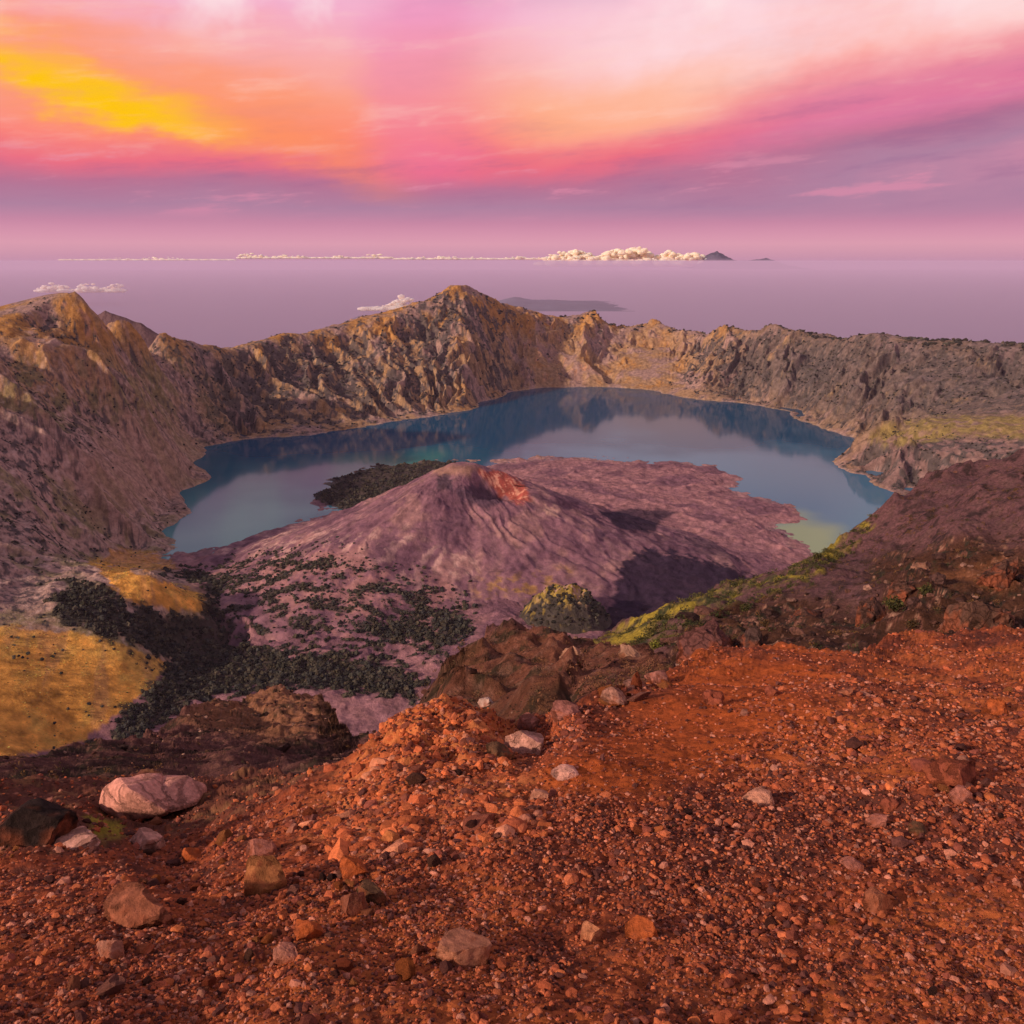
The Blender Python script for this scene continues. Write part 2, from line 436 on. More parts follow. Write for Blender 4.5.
lowl = poly_mask(cu, cv, [(200, 545), (330, 530), (420, 535), (470, 560), (480, 620), (380, 600), (330, 570)], 12, m1 * 20)
CA = mixc(CA, (.46, .28, .25), lowl * sst(.0, .22, m2 + streak) * .8)
CA = mixc(CA, (.34, .19, .05), poly_mask(cu, cv, [(460, 590), (520, 570), (565, 575), (560, 600), (500, 610)], 12, m1 * 22) * sst(0, .3, m2) * .7)
CA = mixc(CA, (.36, .21, .10), poly_mask(cu, cv, [(425, 470), (450, 463), (478, 468), (470, 474), (440, 476)], 4, m2 * 4) * .4)
lobe = sst(.0, .3, fbm(CT * 3.2 + cw * 1.5, CR / 420, 4, 371, .55))
CA = mixc(CA, (.10, .05, .072), lobe * sst(30, 120, CR) * (1 - sst(380, 520, CR)) * .6)
CA = mixc(CA, (.07, .04, .06), poly_mask(cu, cv, [(455, 488), (480, 484), (505, 500), (490, 508), (465, 504)], 3, m2 * 5) * .92)
CA = mixc(CA, (.08, .05, .065), poly_mask(cu, cv, [(436, 478), (450, 475), (455, 488), (440, 492)], 2, m2 * 4) * .9)
scar = poly_mask(cu, cv, [(478, 472), (498, 468), (525, 484), (530, 498), (520, 505), (500, 496)], 3, m2 * 5)
CA = mixc(CA, (.30, .065, .045), scar * .9)
CA = mixc(CA, (.55, .26, .18), scar * sst(.12, .3, fbm((CX + CY) / 9, (CX - CY) / 30, 3, 351)) * .9)
CA = mixc(CA, (.5, .3, .24), poly_mask(cu, cv, [(545, 505), (562, 508), (558, 518), (546, 514)], 2, m2 * 4) * .8)
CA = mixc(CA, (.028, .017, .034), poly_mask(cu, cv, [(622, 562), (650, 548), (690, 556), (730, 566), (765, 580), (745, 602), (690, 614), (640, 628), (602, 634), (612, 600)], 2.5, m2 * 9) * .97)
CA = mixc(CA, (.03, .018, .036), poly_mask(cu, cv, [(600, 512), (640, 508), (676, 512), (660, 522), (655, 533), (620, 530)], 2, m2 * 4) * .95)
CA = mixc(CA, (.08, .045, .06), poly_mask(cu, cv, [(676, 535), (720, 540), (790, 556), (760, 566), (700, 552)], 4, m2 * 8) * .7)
flo = poly_mask(cu, cv, [(215, 570), (330, 545), (470, 590), (480, 640), (420, 670), (300, 640)], 14, m1 * 14)
CA = mixc(CA, (.31, .15, .145), flo * sst(-.3, .2, m2 + m1) * .75)
CA = mixc(CA, (.038, .034, .028), bandm * .9)
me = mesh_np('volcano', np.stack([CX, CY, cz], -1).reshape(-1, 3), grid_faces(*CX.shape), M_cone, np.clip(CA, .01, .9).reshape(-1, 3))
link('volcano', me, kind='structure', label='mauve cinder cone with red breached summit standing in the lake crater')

# grassy knoll at the foot of the cone
kc = on_level(566, 628, LAKE + 56)
kr = np.linspace(0, 1, 90); kt = np.linspace(0, 2 * np.pi, 181)
KR, KT = np.meshgrid(kr, kt, indexing='ij')
KX = kc[0] + KR * 92 * np.cos(KT); KY = kc[1] + 55 + KR * 75 * np.sin(KT)
kh = (1 - KR ** 2.2) * 66 + fbm(KX / 30, KY / 30, 4, 401, .6) * 16 * (1 - KR ** 4) - 8
KZ = kc[2] + kh
q1 = fbm(KX / 22, KY / 22, 4, 411, .6)
KA = np.zeros(KX.shape + (3,)); KA[:] = (.06, .05, .042)
ku, kv = to_px(KX, KY, KZ)
KA = mixc(KA, (.30, .21, .05), sst(-.1, .25, q1 + sst(32, 60, kh) * .8 - sst(0, 1, (ku - 560) / 45) * .5 - .25))
KA = mixc(KA, (.4, .25, .18), sst(.2, .4, q1) * sst(30, 50, kh))
me = mesh_np('hill', np.stack([KX, KY, KZ], -1).reshape(-1, 3), grid_faces(*KX.shape), M_crater, KA.reshape(-1, 3))
link('hill', me, kind='structure', label='small grassy knoll at the foot of the cone')

# ------------------------------------------------------------------ lake water
lx = np.linspace(-2300, 2600, 180); ly = np.linspace(1500, 6200, 180)
LX, LY = np.meshgrid(lx, ly, indexing='xy')
lu, lv = to_px(LX, LY, np.full(LX.shape, LAKE))
w1 = fbm(LX / 500, LY / 500, 4, 501)
LA = np.zeros(LX.shape + (3,)); LA[:] = (.0, .058, .125)
LA = mixc(LA, (.02, .165, .21), sst(435, 540, lv + w1 * 40) * (lu < 520))
LA = mixc(LA, (.15, .33, .32), poly_mask(lu, lv, [(150, 560), (260, 545), (330, 505), (250, 500), (170, 530)], 30, w1 * 20) * .8)
LA = mixc(LA, (.03, .20, .17), poly_mask(lu, lv, [(320, 500), (340, 465), (440, 455), (400, 470)], 12, w1 * 10) * .8)
LA = mixc(LA, (.055, .165, .265), sst(432, 470, lv + w1 * 30) * (lu >= 520) * .8)
LA = mixc(LA, (.27, .33, .12), poly_mask(lu, lv, [(765, 530), (800, 520), (835, 528), (815, 552)], 12, w1 * 26) * .75)
m, nt, out = new_mat('lake_water')
b = nt.nodes.new('ShaderNodeBsdfPrincipled'); a_ = nt.nodes.new('ShaderNodeAttribute'); a_.attribute_name = 'albedo'
nt.links.new(a_.outputs['Color'], b.inputs['Base Color'])
b.inputs['Roughness'].default_value = .07; b.inputs['Specular IOR Level'].default_value = .08; b.inputs['IOR'].default_value = 1.33
tc = nt.nodes.new('ShaderNodeTexCoord'); nz = nt.nodes.new('ShaderNodeTexNoise'); nz.inputs['Scale'].default_value = .02; nz.inputs['Detail'].default_value = 5
bp = nt.nodes.new('ShaderNodeBump'); bp.inputs['Strength'].default_value = .05; bp.inputs['Distance'].default_value = 1.2
nt.links.new(tc.outputs['Object'], nz.inputs['Vector']); nt.links.new(nz.outputs['Fac'], bp.inputs['Height']); nt.links.new(bp.outputs['Normal'], b.inputs['Normal'])
nt.links.new(b.outputs['BSDF'], out.inputs['Surface'])
me = mesh_np('water', np.stack([LX, LY, np.full(LX.shape, LAKE)], -1).reshape(-1, 3), grid_faces(*LX.shape), m, LA.reshape(-1, 3))
link('water', me, kind='structure', label='teal crater lake curving round the cone')

# ------------------------------------------------------------------ sea and far land
m, nt, out = new_mat('sea_water')
b = nt.nodes.new('ShaderNodeBsdfPrincipled'); b.inputs['Base Color'].default_value = (.17, .13, .22, 1); b.inputs['Roughness'].default_value = .45; b.inputs['IOR'].default_value = 1.33
nt.links.new(b.outputs['BSDF'], out.inputs['Surface'])
sx = np.linspace(-249000, 249000, 60); sy = np.linspace(-4500, 298000, 60)
SX, SY = np.meshgrid(sx, sy, indexing='xy')
me = mesh_np('sea', np.stack([SX, SY, np.full(SX.shape, SEA)], -1).reshape(-1, 3), grid_faces(60, 60), m)
link('sea', me, kind='structure')


def far_hill(ridge, dist, depth, base, seed, col, label, amp):
    us = np.linspace(ridge[0][0], ridge[-1][0], 220)
    vs = np.interp(us, [r[0] for r in ridge], [r[1] for r in ridge])
    top = at(us, vs, dist)
    tt = np.linspace(-1, 1, 41)
    TT, XX = np.meshgrid(tt, top[:, 0], indexing='ij')
    ZT = np.broadcast_to(top[:, 2], TT.shape)
    ZZ = base + (ZT - base) * (1 - np.abs(TT) ** 1.1)
    YY = dist + TT * depth
    ZZ = ZZ + (ridged(XX / (depth * .35), YY / (depth * .35), 4, seed) - 1) * amp * (1 - TT ** 2) + fbm(XX / (depth * .1), YY / (depth * .1), 3, seed + 5) * amp * .4 * (1 - TT ** 2)
    ca = np.zeros(XX.shape + (3,)); ca[:] = col
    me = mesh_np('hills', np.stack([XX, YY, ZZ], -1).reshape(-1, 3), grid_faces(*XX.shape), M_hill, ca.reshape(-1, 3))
    return link('hills', me, kind='structure', label=label)


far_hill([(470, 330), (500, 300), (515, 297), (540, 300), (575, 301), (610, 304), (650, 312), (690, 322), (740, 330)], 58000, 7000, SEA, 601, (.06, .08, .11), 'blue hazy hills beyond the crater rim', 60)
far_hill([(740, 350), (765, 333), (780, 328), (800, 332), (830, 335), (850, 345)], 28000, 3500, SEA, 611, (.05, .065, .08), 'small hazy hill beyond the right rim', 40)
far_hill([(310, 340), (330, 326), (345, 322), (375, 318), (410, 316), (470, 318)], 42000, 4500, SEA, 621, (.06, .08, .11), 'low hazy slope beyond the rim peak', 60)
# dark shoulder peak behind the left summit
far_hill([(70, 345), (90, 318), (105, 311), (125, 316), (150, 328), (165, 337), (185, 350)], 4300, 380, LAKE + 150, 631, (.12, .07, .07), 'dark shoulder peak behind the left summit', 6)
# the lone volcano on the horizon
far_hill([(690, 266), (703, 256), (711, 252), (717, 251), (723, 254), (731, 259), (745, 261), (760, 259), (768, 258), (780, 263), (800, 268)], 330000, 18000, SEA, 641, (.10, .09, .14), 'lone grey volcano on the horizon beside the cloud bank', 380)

# ------------------------------------------------------------------ clouds
m, nt, out = new_mat('cumulus')
b = nt.nodes.new('ShaderNodeBsdfPrincipled'); b.inputs['Base Color'].default_value = (1, .80, .60, 1); b.inputs['Roughness'].default_value = 1; b.inputs['Specular IOR Level'].default_value = 0
b.inputs['Subsurface Weight'].default_value = 1; b.inputs['Subsurface Radius'].default_value = (1, .8, .7); b.inputs['Subsurface Scale'].default_value = 1800
tr = nt.nodes.new('ShaderNodeBsdfTranslucent'); tr.inputs['Color'].default_value = (1, .8, .6, 1)
mx = nt.nodes.new('ShaderNodeMixShader'); mx.inputs['Fac'].default_value = .25
nt.links.new(b.outputs['BSDF'], mx.inputs[1]); nt.links.new(tr.outputs['BSDF'], mx.inputs[2])
nt.links.new(mx.outputs['Shader'], out.inputs['Surface'])
M_cloud = m


def ico(sub):
    bm = bmesh.new(); bmesh.ops.create_icosphere(bm, subdivisions=sub, radius=1)
    v = np.array([x.co[:] for x in bm.verts]); f = np.array([[q.index for q in p.verts] for p in bm.faces]); bm.free()
    return v, f


ICO1, ICO2, ICO3 = ico(1), ico(2), ico(3)


def cloud(u0, u1, vb, vt, dist, n, seed, label, profile, flat=1.5):
    r = np.random.default_rng(seed)
    V, Fc, off = [], [], 0
    px = dist / F / .96
    nb = n // 3
    for i in range(n):
        t = (i + .5) / nb if i < nb else r.random()             # a continuous base first, then the heaps on it
        hgt = max(profile(t), .12)
        u = u0 + (u1 - u0) * t
        rise = 0.05 if i < nb else r.random() ** .7
        v = vb - (vb - vt) * hgt * rise
        rad = (vb - vt) * px * ((.20 + .12 * hgt) if i < nb else (.07 + .16 * r.random()) * (.4 + .6 * hgt) * (1.15 - .5 * rise))
        if i < nb: rad = max(rad, .8 * (u1 - u0) / nb * px / flat)
        c = at(u, v, dist + r.normal() * (vb - vt) * px * .35)
        vv, ff = ICO3 if n < 200 else ICO2
        d = np.array([mnoise.noise(Vector(q * 1.7 + i)) for q in vv])
        d2 = np.array([mnoise.noise(Vector(q * 4.1 + i * 3)) for q in vv])
        P = vv * (1 + .36 * d + .2 * d2)[:, None] * rad * np.array([flat, 1.2, .9 if i >= nb else .6])
        V.append(P + c); Fc.append(ff + off); off += len(vv)
    me = mesh_np('cloud', np.concatenate(V), np.concatenate(Fc), M_cloud)
    o = link('cloud', me, label=label, category='cloud', group='clouds along the horizon')
    rm = o.modifiers.new('fuse', 'REMESH'); rm.mode = 'VOXEL'; rm.voxel_size = px * .38; rm.use_smooth_shade = True
    sm_ = o.modifiers.new('soften', 'SMOOTH'); sm_.factor = .5; sm_.iterations = 3
    return o


cloud(540, 712, 264, 245, 330000, 1000, 1, 'long bright cumulus bank on the horizon, left of the lone volcano', lambda t: (.30 + .38 * abs(math.sin(t * 8.3 + .5)) * abs(math.cos(t * 5.1)) + .25 * abs(math.sin(t * 19))) * min(1, t * 5 + .1) * min(1, (1 - t) * 9 + .35) * (1.15 - .25 * t))
cloud(395, 552, 259, 253, 330000, 120, 2, 'thin cloud streak on the horizon joining the left end of the bright bank', lambda t: .15 + .6 * abs(math.sin(t * 14)) * abs(math.sin(t * 5)), 3)
cloud(240, 392, 258, 252, 330000, 110, 3, 'thin low cloud streak on the horizon above the middle of the left rim', lambda t: .15 + .7 * abs(math.sin(t * 11 + 1)) * abs(math.sin(t * 4 + 1)), 3)
cloud(60, 235, 260, 255, 330000, 100, 4, 'faint thin cloud streak on the horizon nearest the left summit', lambda t: .1 + .6 * abs(math.sin(t * 10 + 2)) * abs(math.sin(t * 3.3)), 3)
cloud(362, 425, 309, 295, 26000, 150, 5, 'small pink cumulus peeping over the rim left of its highest peak', lambda t: .16 + .8 * math.exp(-((t - .66) / .2) ** 2))
cloud(38, 122, 291, 281, 60000, 120, 6, 'soft pink cloud low in the haze just above the left summit', lambda t: .3 + .5 * abs(math.sin(t * 8)), 2)


# ------------------------------------------------------------------ layered hillsides in front of the crater
def sheet(name, us, sil, bot, depth, rows, noise_fn, mat, color_fn, skirt, label):
    """hillside from its near edge up to its skyline, then falling away behind"""
    su = np.interp(us, [p[0] for p in sil], [p[1] for p in sil])
    bu = np.interp(us, [p[0] for p in bot], [p[1] for p in bot])
    t = np.linspace(0, 1, rows)[:, None] if np.ndim(rows) == 0 else rows[:, None]
    rows = len(t)
    U = np.broadcast_to(us, (rows, len(us))); V = bu + (su - bu) * t
    y = depth(U, V)
    P = at(U, V, y)
    top = P[-1]
    ext = []
    L = skirt * top[:, 1]
    sl0 = -ray(us, su)[1] + .06
    zc = top[:, 2].copy(); prev = 0
    for k in range(1, 15):
        d = (k / 14) ** 1.6
        g = sl0 + (1.15 - sl0) * min(1, k / 5)
        zc = zc - g * (d - prev) * L; prev = d
        yy = top[:, 1] + d * L
        ext.append(np.stack([top[:, 0] / top[:, 1] * yy, yy, zc], -1))
    P = np.concatenate([P, np.stack(ext)], 0)
    P = noise_fn(P)
    Uu, Vv = to_px(P[..., 0], P[..., 1], P[..., 2])
    Cc = color_fn(P, Uu, Vv)
    me = mesh_np(name, P.reshape(-1, 3), grid_faces(*P.shape[:2]), mat, np.clip(Cc, .008, .9).reshape(-1, 3))
    o = link(name, me, kind='structure', label=label)
    return o, P, Uu, Vv, Cc


# right spur
pts = [(1200, 420, 430), (1030, 450, 480), (960, 457, 500), (930, 470, 490), (890, 497, 470), (820, 545, 450), (760, 575, 430), (700, 592, 405), (650, 615, 380), (610, 640, 350), (540, 655, 320),
       (900, 560, 390), (980, 540, 370), (1000, 600, 270), (920, 605, 255), (1100, 560, 300), (850, 600, 310), (790, 615, 290), (740, 620, 280), (700, 640, 230), (640, 650, 260), (600, 665, 230), (800, 645, 205), (860, 650, 200), (930, 640, 200),
       (700, 690, 160), (800, 690, 150), (900, 680, 150), (1000, 670, 150), (600, 720, 150), (540, 720, 150), (1200, 660, 150), (1200, 560, 270)]
a = np.array(pts, float)
f3 = RBF(a[:, :2] / 100, np.log(a[:, 2]), .3, 1e-4)
def noise3(P):
    x, y = P[..., 0], P[..., 1]
    near = np.clip(y / 300, .4, 1.2)
    u_, v_ = to_px(x, y, P[..., 2])
    rocky = poly_mask(u_, v_, [(640, 660), (700, 615), (760, 600), (800, 640), (760, 670)], 15) + poly_mask(u_, v_, [(870, 650), (880, 580), (940, 545), (1010, 540), (1100, 640)], 20)
    P = P.copy()
    P[..., 2] += near * (fbm(x / 70, y / 70, 3, 701) * 9 + (ridged(x / 38, y / 38, 4, 703, .5) - .9) * 3.0 + fbm(x / 9, y / 9, 3, 705, .5) * .8) + rocky * (ridged(x / 22, y / 22, 3, 707, .5) - .8) * 3.2
    return P
def col3(P, u, v):
    x, y = P[..., 0], P[..., 1]
    a1 = fbm(x / 40, y / 40, 4, 711); a2 = fbm(x / 9, y / 9, 4, 713, .6); a3 = fbm(x / 3, y / 3, 3, 715, .6)
    c = np.zeros(P.shape); c[:] = (.122, .058, .060)
    c = mixc(c, (.11, .052, .057), sst(0, .4, a1)); c = mixc(c, (.045, .026, .026), sst(0, .35, a2 - .1))
    g = poly_mask(u, v, [(540, 680), (610, 636), (650, 612), (705, 588), (765, 572), (830, 538), (870, 525), (800, 575), (740, 600), (690, 625), (650, 655), (600, 680)], 8, a2 * 14 + a1 * 14)
    c = mixc(c, (.15, .125, .035), g * .75 * sst(-.45, .1, a1 + a2))
    c = mixc(c, (.28, .21, .03), g * sst(-.05, .35, a1 + a2 * .8))
    c = mixc(c, (.045, .05, .02), np.clip(g + .15, 0, 1) * sst(.1, .3, -a2 + a3 * .4))
    d = poly_mask(u, v, [(640, 700), (660, 640), (720, 605), (790, 600), (860, 600), (880, 570), (960, 540), (1200, 540), (1200, 720)], 14, a1 * 26)
    c = mixc(c, (.06, .026, .015), d * .95)
    c = mixc(c, (.03, .026, .018), d * sst(.08, .3, a2 + a1 * .4))
    c = mixc(c, (.17, .07, .05), d * sst(.25, .42, a2 * .7 + a3 * .6 + .06))
    c = mixc(c, (.36, .2, .13), d * sst(.45, .6, a3 + a2 * .5) * .8)
    c = mixc(c, (.20, .075, .03), poly_mask(u, v, [(930, 575), (1000, 560), (1040, 570), (1000, 590)], 8, a2 * 8) * .7)
    return c
_, P3, U3, V3, C3 = sheet('hillside', np.linspace(530, 1260, 620), [(530, 660), (570, 648), (600, 641), (620, 632), (650, 615), (700, 592), (760, 575), (820, 545), (890, 497), (930, 470), (955, 458), (975, 459), (990, 457), (1030, 450), (1260, 410)],
                     [(530, 735), (600, 715), (700, 675), (800, 665), (860, 672), (920, 655), (1260, 645)], lambda U, V: np.exp(f3(U / 100, V / 100)), 260, noise3, M_spur, col3, .9, 'dark red spur with green crest sloping down from the right')

# brown scree and knolls below the near edge
pts = [(-200, 780, 17), (30, 785, 18), (150, 785, 18), (250, 785, 18), (330, 785, 18), (400, 780, 19), (-200, 755, 40), (30, 760, 36), (100, 755, 40), (200, 752, 45), (300, 752, 45), (335, 752, 42), (380, 752, 38),
       (-200, 735, 60), (90, 748, 52), (150, 735, 68), (190, 730, 66), (205, 705, 95), (260, 730, 72), (280, 686, 105), (325, 694, 100), (325, 730, 70), (345, 742, 52), (400, 728, 46), (425, 700, 42), (440, 682, 46), (465, 646, 62), (490, 634, 70), (520, 631, 72), (550, 637, 68), (580, 648, 60),
       (500, 665, 48), (450, 700, 30), (520, 690, 33), (560, 670, 40), (540, 720, 16), (600, 690, 20), (640, 665, 32), (660, 655, 36), (430, 760, 14), (500, 760, 12), (600, 720, 13), (700, 700, 14)]
a = np.array(pts, float)
f4 = RBF(a[:, :2] / 100, np.log(a[:, 2]), .12, 1e-4)
def noise4(P):
    x, y = P[..., 0], P[..., 1]
    k = np.clip(y / 60, .15, 1.4)
    P = P.copy()
    kn = poly_mask(*to_px(x, y, P[..., 2]), [(420, 715), (440, 675), (470, 636), (560, 625), (580, 680), (560, 720)], 8)
    P[..., 2] += kn * (ridged(x / 12, y / 16, 4, 727, .55) - .8) * 1.5
    P[..., 2] += k * (fbm(x / 9, y / 9, 4, 721, .5) * 1.1 + (ridged(x / 7, y / 7, 3, 723, .5) - .9) * .45 + (fbm(x / 1.2, y / 1.2, 4, 725, .6) * .24 + (ridged(x / 2.6, y / 2.6, 3, 729, .55) - .8) * .22))
    return P
def col4(P, u, v):
    x, y = P[..., 0], P[..., 1]
    a1 = fbm(x / 10, y / 10, 4, 731); a2 = fbm(x / 2, y / 2, 4, 733, .6); a3 = fbm(x / .6, y / .6, 3, 735, .6)
    c = np.zeros(P.shape); c[:] = (.12, .05, .043)
    c = mixc(c, (.05, .022, .02), sst(0, .4, a1 + a2 * .4)); 
    r = poly_mask(u, v, [(180, 722), (205, 698), (280, 680), (340, 690), (345, 735), (260, 742)], 8, a1 * 10)
    c = mixc(c, (.26, .115, .06), r * .85)
    h = poly_mask(u, v, [(420, 715), (440, 675), (470, 636), (560, 625), (660, 640), (680, 690), (560, 720)], 8, a1 * 8)
    c = mixc(c, (.17, .064, .038), h * .9)
    c = mixc(c, (.075, .04, .02), h * sst(.0, .3, a1 + a2 * .5) * .6)
    c = mixc(c, (.04, .03, .018), sst(.15, .35, a2 + a1 * .5) * .8)
    c = mixc(c, (.27, .13, .09), sst(.2, .36, a3 + a2 * .3) * .5)
    return c
_, P4, U4, V4, C4 = sheet('hillside', np.linspace(-260, 690, 700), [(-260, 730), (30, 756), (90, 748), (150, 735), (185, 715), (205, 703), (215, 700), (240, 700), (262, 691), (282, 685), (300, 692), (318, 693), (330, 704), (342, 724), (360, 740), (390, 740), (405, 725), (425, 700), (440, 680), (465, 646), (490, 634), (520, 631), (550, 637), (575, 645), (610, 644), (650, 650), (690, 665)],
                     [(-260, 850), (330, 830), (430, 770), (520, 760), (690, 715)], lambda U, V: np.exp(f4(U / 100, V / 100)), 300, noise4, M_near, col4, .8, 'brown scree and knolls dropping off below the near slope')
print('hills', time.time() - T0)

# ------------------------------------------------------------------ the near red slope
def y_base(u, v):
    t = -ray(u, v)[1]
    return 1.25 / np.maximum(t - .32, .05)
pts = [(150, 835, 5.4), (100, 785, 7.6), (30, 870, 3.3), (30, 830, 4.6), (-200, 830, 4.6), (-200, 770, 8.5), (30, 768, 9.), (200, 772, 8.4), (240, 800, 5.8), (270, 772, 7.6), (335, 762, 5.8), (300, 800, 4.4), (230, 840, 3.8), (130, 870, 3.25),
       (440, 691, 5.7), (425, 697, 5.7), (465, 696, 5.8), (440, 715, 5.35), (440, 740, 4.95), (400, 714, 5.7), (400, 745, 4.9), (375, 740, 5.6), (375, 765, 4.6), (440, 775, 4.15), (500, 735, 5.3), (490, 712, 5.7), (512, 726, 6.2), (530, 724, 6.6), (500, 780, 4.0), (480, 760, 4.35)]
ex = [(30, 960), (200, 960), (400, 960), (600, 960), (800, 960), (1000, 960), (200, 1060), (800, 1060), (400, 860), (600, 860), (800, 860), (1000, 860), (560, 770), (600, 730), (700, 700), (780, 650), (860, 660), (900, 640), (1000, 640), (700, 770), (850, 740), (1000, 740), (1200, 640), (1200, 900), (-200, 960), (1200, 1060), (-200, 1060), (640, 690), (560, 720)]
a = np.array(pts, float)
q = np.array([p[:2] for p in pts] + ex, float)
val = np.concatenate([np.log(a[:, 2] / y_base(a[:, 0], a[:, 1])), np.zeros(len(ex))])
f5 = RBF(q / 100, val, .1, 1e-4)
y5 = lambda u, v: y_base(u, v) * np.exp(f5(np.clip(u, -240, 1290) / 100, np.clip(v, 0, 1100) / 100))
mound_poly = [(360, 770), (372, 738), (400, 710), (425, 692), (445, 685), (470, 690), (515, 728), (505, 765), (440, 785)]
def lumps(x, y, cell, seed):
    """rounded clods: distance to jittered cell points"""
    gx_, gy_ = x / cell, y / cell
    ix, iy = np.floor(gx_).astype(int), np.floor(gy_).astype(int)
    best = np.full(x.shape, 9.)
    for i in (-1, 0, 1):
        for j in (-1, 0, 1):
            h = _perm[(_perm[(ix + i + seed) & 4095] + iy + j) & 4095]
            h2 = _perm[(h + 77) & 4095]
            d = np.hypot(ix + i + h / 4096 - gx_, iy + j + h2 / 4096 - gy_)
            best = np.minimum(best, d)
    return np.clip(1 - best * best * 1.3, 0, 1)
def noise5(P):
    x, y = P[..., 0], P[..., 1]
    u_, v_ = to_px(x, y, P[..., 2])
    mo = poly_mask(u_, v_, mound_poly, 15)
    le = poly_mask(u_, v_, [(-200, 760), (330, 760), (300, 800), (220, 830), (100, 860), (-200, 880)], 20)
    k = np.clip(y / 4, .35, 2.2)
    P = P.copy()
    smooth_zone = poly_mask(u_, v_, [(560, 760), (600, 715), (690, 665), (780, 650), (840, 665), (800, 720), (700, 780), (600, 810)], 30)
    P[..., 2] += fbm(x / 1.6, y / 1.6, 3, 801) * .10 * k + fbm(x / .35, y / .35, 4, 803, .6) * .035 * k * (1 - .6 * smooth_zone) \
        + (lumps(x, y, .16, 5) * .05 + lumps(x, y, .07, 9) * .024) * (.35 + mo * .3 + .5 * le) + mo * (fbm(x / .32, y / .32, 5, 823, .55) * .085 + (ridged(x / .25, y / .25, 3, 825, .5) - .8) * .03) + lumps(x, y, .035, 19) * .010 * (1 - .5 * smooth_zone) + le * fbm(x / .8, y / .8, 3, 807) * .12
    return P
def col5(P, u, v):
    x, y = P[..., 0], P[..., 1]
    a1 = fbm(x / 1.3, y / 1.3, 4, 811); a2 = fbm(x / .3, y / .3, 4, 813, .6); a3 = fbm(x / .06, y / .06, 3, 815, .6)
    c = np.zeros(P.shape); c[:] = (.29, .070, .028)
    c = mixc(c, (.40, .108, .034), sst(-.1, .4, a1)); c = mixc(c, (.095, .03, .022), sst(-.05, .35, -a1 * .8 + a2 * .6) * .75)
    c = mixc(c, (.09, .035, .026), sst(.1, .4, a3 + .4 * a2) * .6)
    sm = poly_mask(u, v, [(540, 770), (600, 720), (690, 665), (780, 650), (840, 660), (800, 715), (700, 780), (600, 800)], 30, a1 * 40)
    c = mixc(c, (.36, .078, .018), sm * .85)
    mo = poly_mask(u, v, [(300, 850), (350, 770), (372, 738), (400, 710), (445, 685), (470, 690), (515, 728), (520, 780), (560, 830), (480, 850)], 20, a1 * 30)
    c = mixc(c, (.58, .19, .065), mo * .85 * sst(-.35, .2, a2 + a3 * .3))
    le = poly_mask(u, v, [(-200, 760), (335, 760), (300, 785), (210, 830), (100, 850), (-200, 860)], 12, a1 * 16)
    c = mixc(c, (.085, .034, .026), le * .85)
    c = mixc(c, (.3, .14, .06), le * sst(.15, .4, a2 + a3 * .4) * .5)
    c = mixc(c, (.25, .2, .02), poly_mask(u, v, [(85, 815), (125, 825), (120, 838), (95, 835)], 5, a2 * 8) * .8)
    return c
crest5 = [(-260, 786), (30, 784), (100, 782), (200, 784), (260, 781), (300, 776), (335, 764), (375, 738), (400, 712), (425, 696), (445, 690), (465, 694), (490, 708), (512, 724), (530, 723), (560, 710), (600, 698), (640, 684), (680, 665), (700, 656), (740, 649), (780, 644), (820, 650), (855, 656), (868, 650), (890, 640), (920, 636), (995, 634), (1024, 632), (1290, 625)]
_, P5, U5, V5, C5 = sheet('ground', np.concatenate([np.linspace(-2600, -600, 50, endpoint=False), np.linspace(-600, -230, 250, endpoint=False), np.linspace(-230, 1260, 1500, endpoint=False), np.linspace(1260, 1650, 260, endpoint=False), np.linspace(1650, 3600, 50)]), crest5, [(-260, 2300), (1290, 2300)], y5, np.concatenate([np.linspace(0, .72, 40, endpoint=False), np.linspace(.72, 1, 540)]), noise5, M_fore, col5, .5, 'loose red scoria slope in the foreground')
print('ground', time.time() - T0)


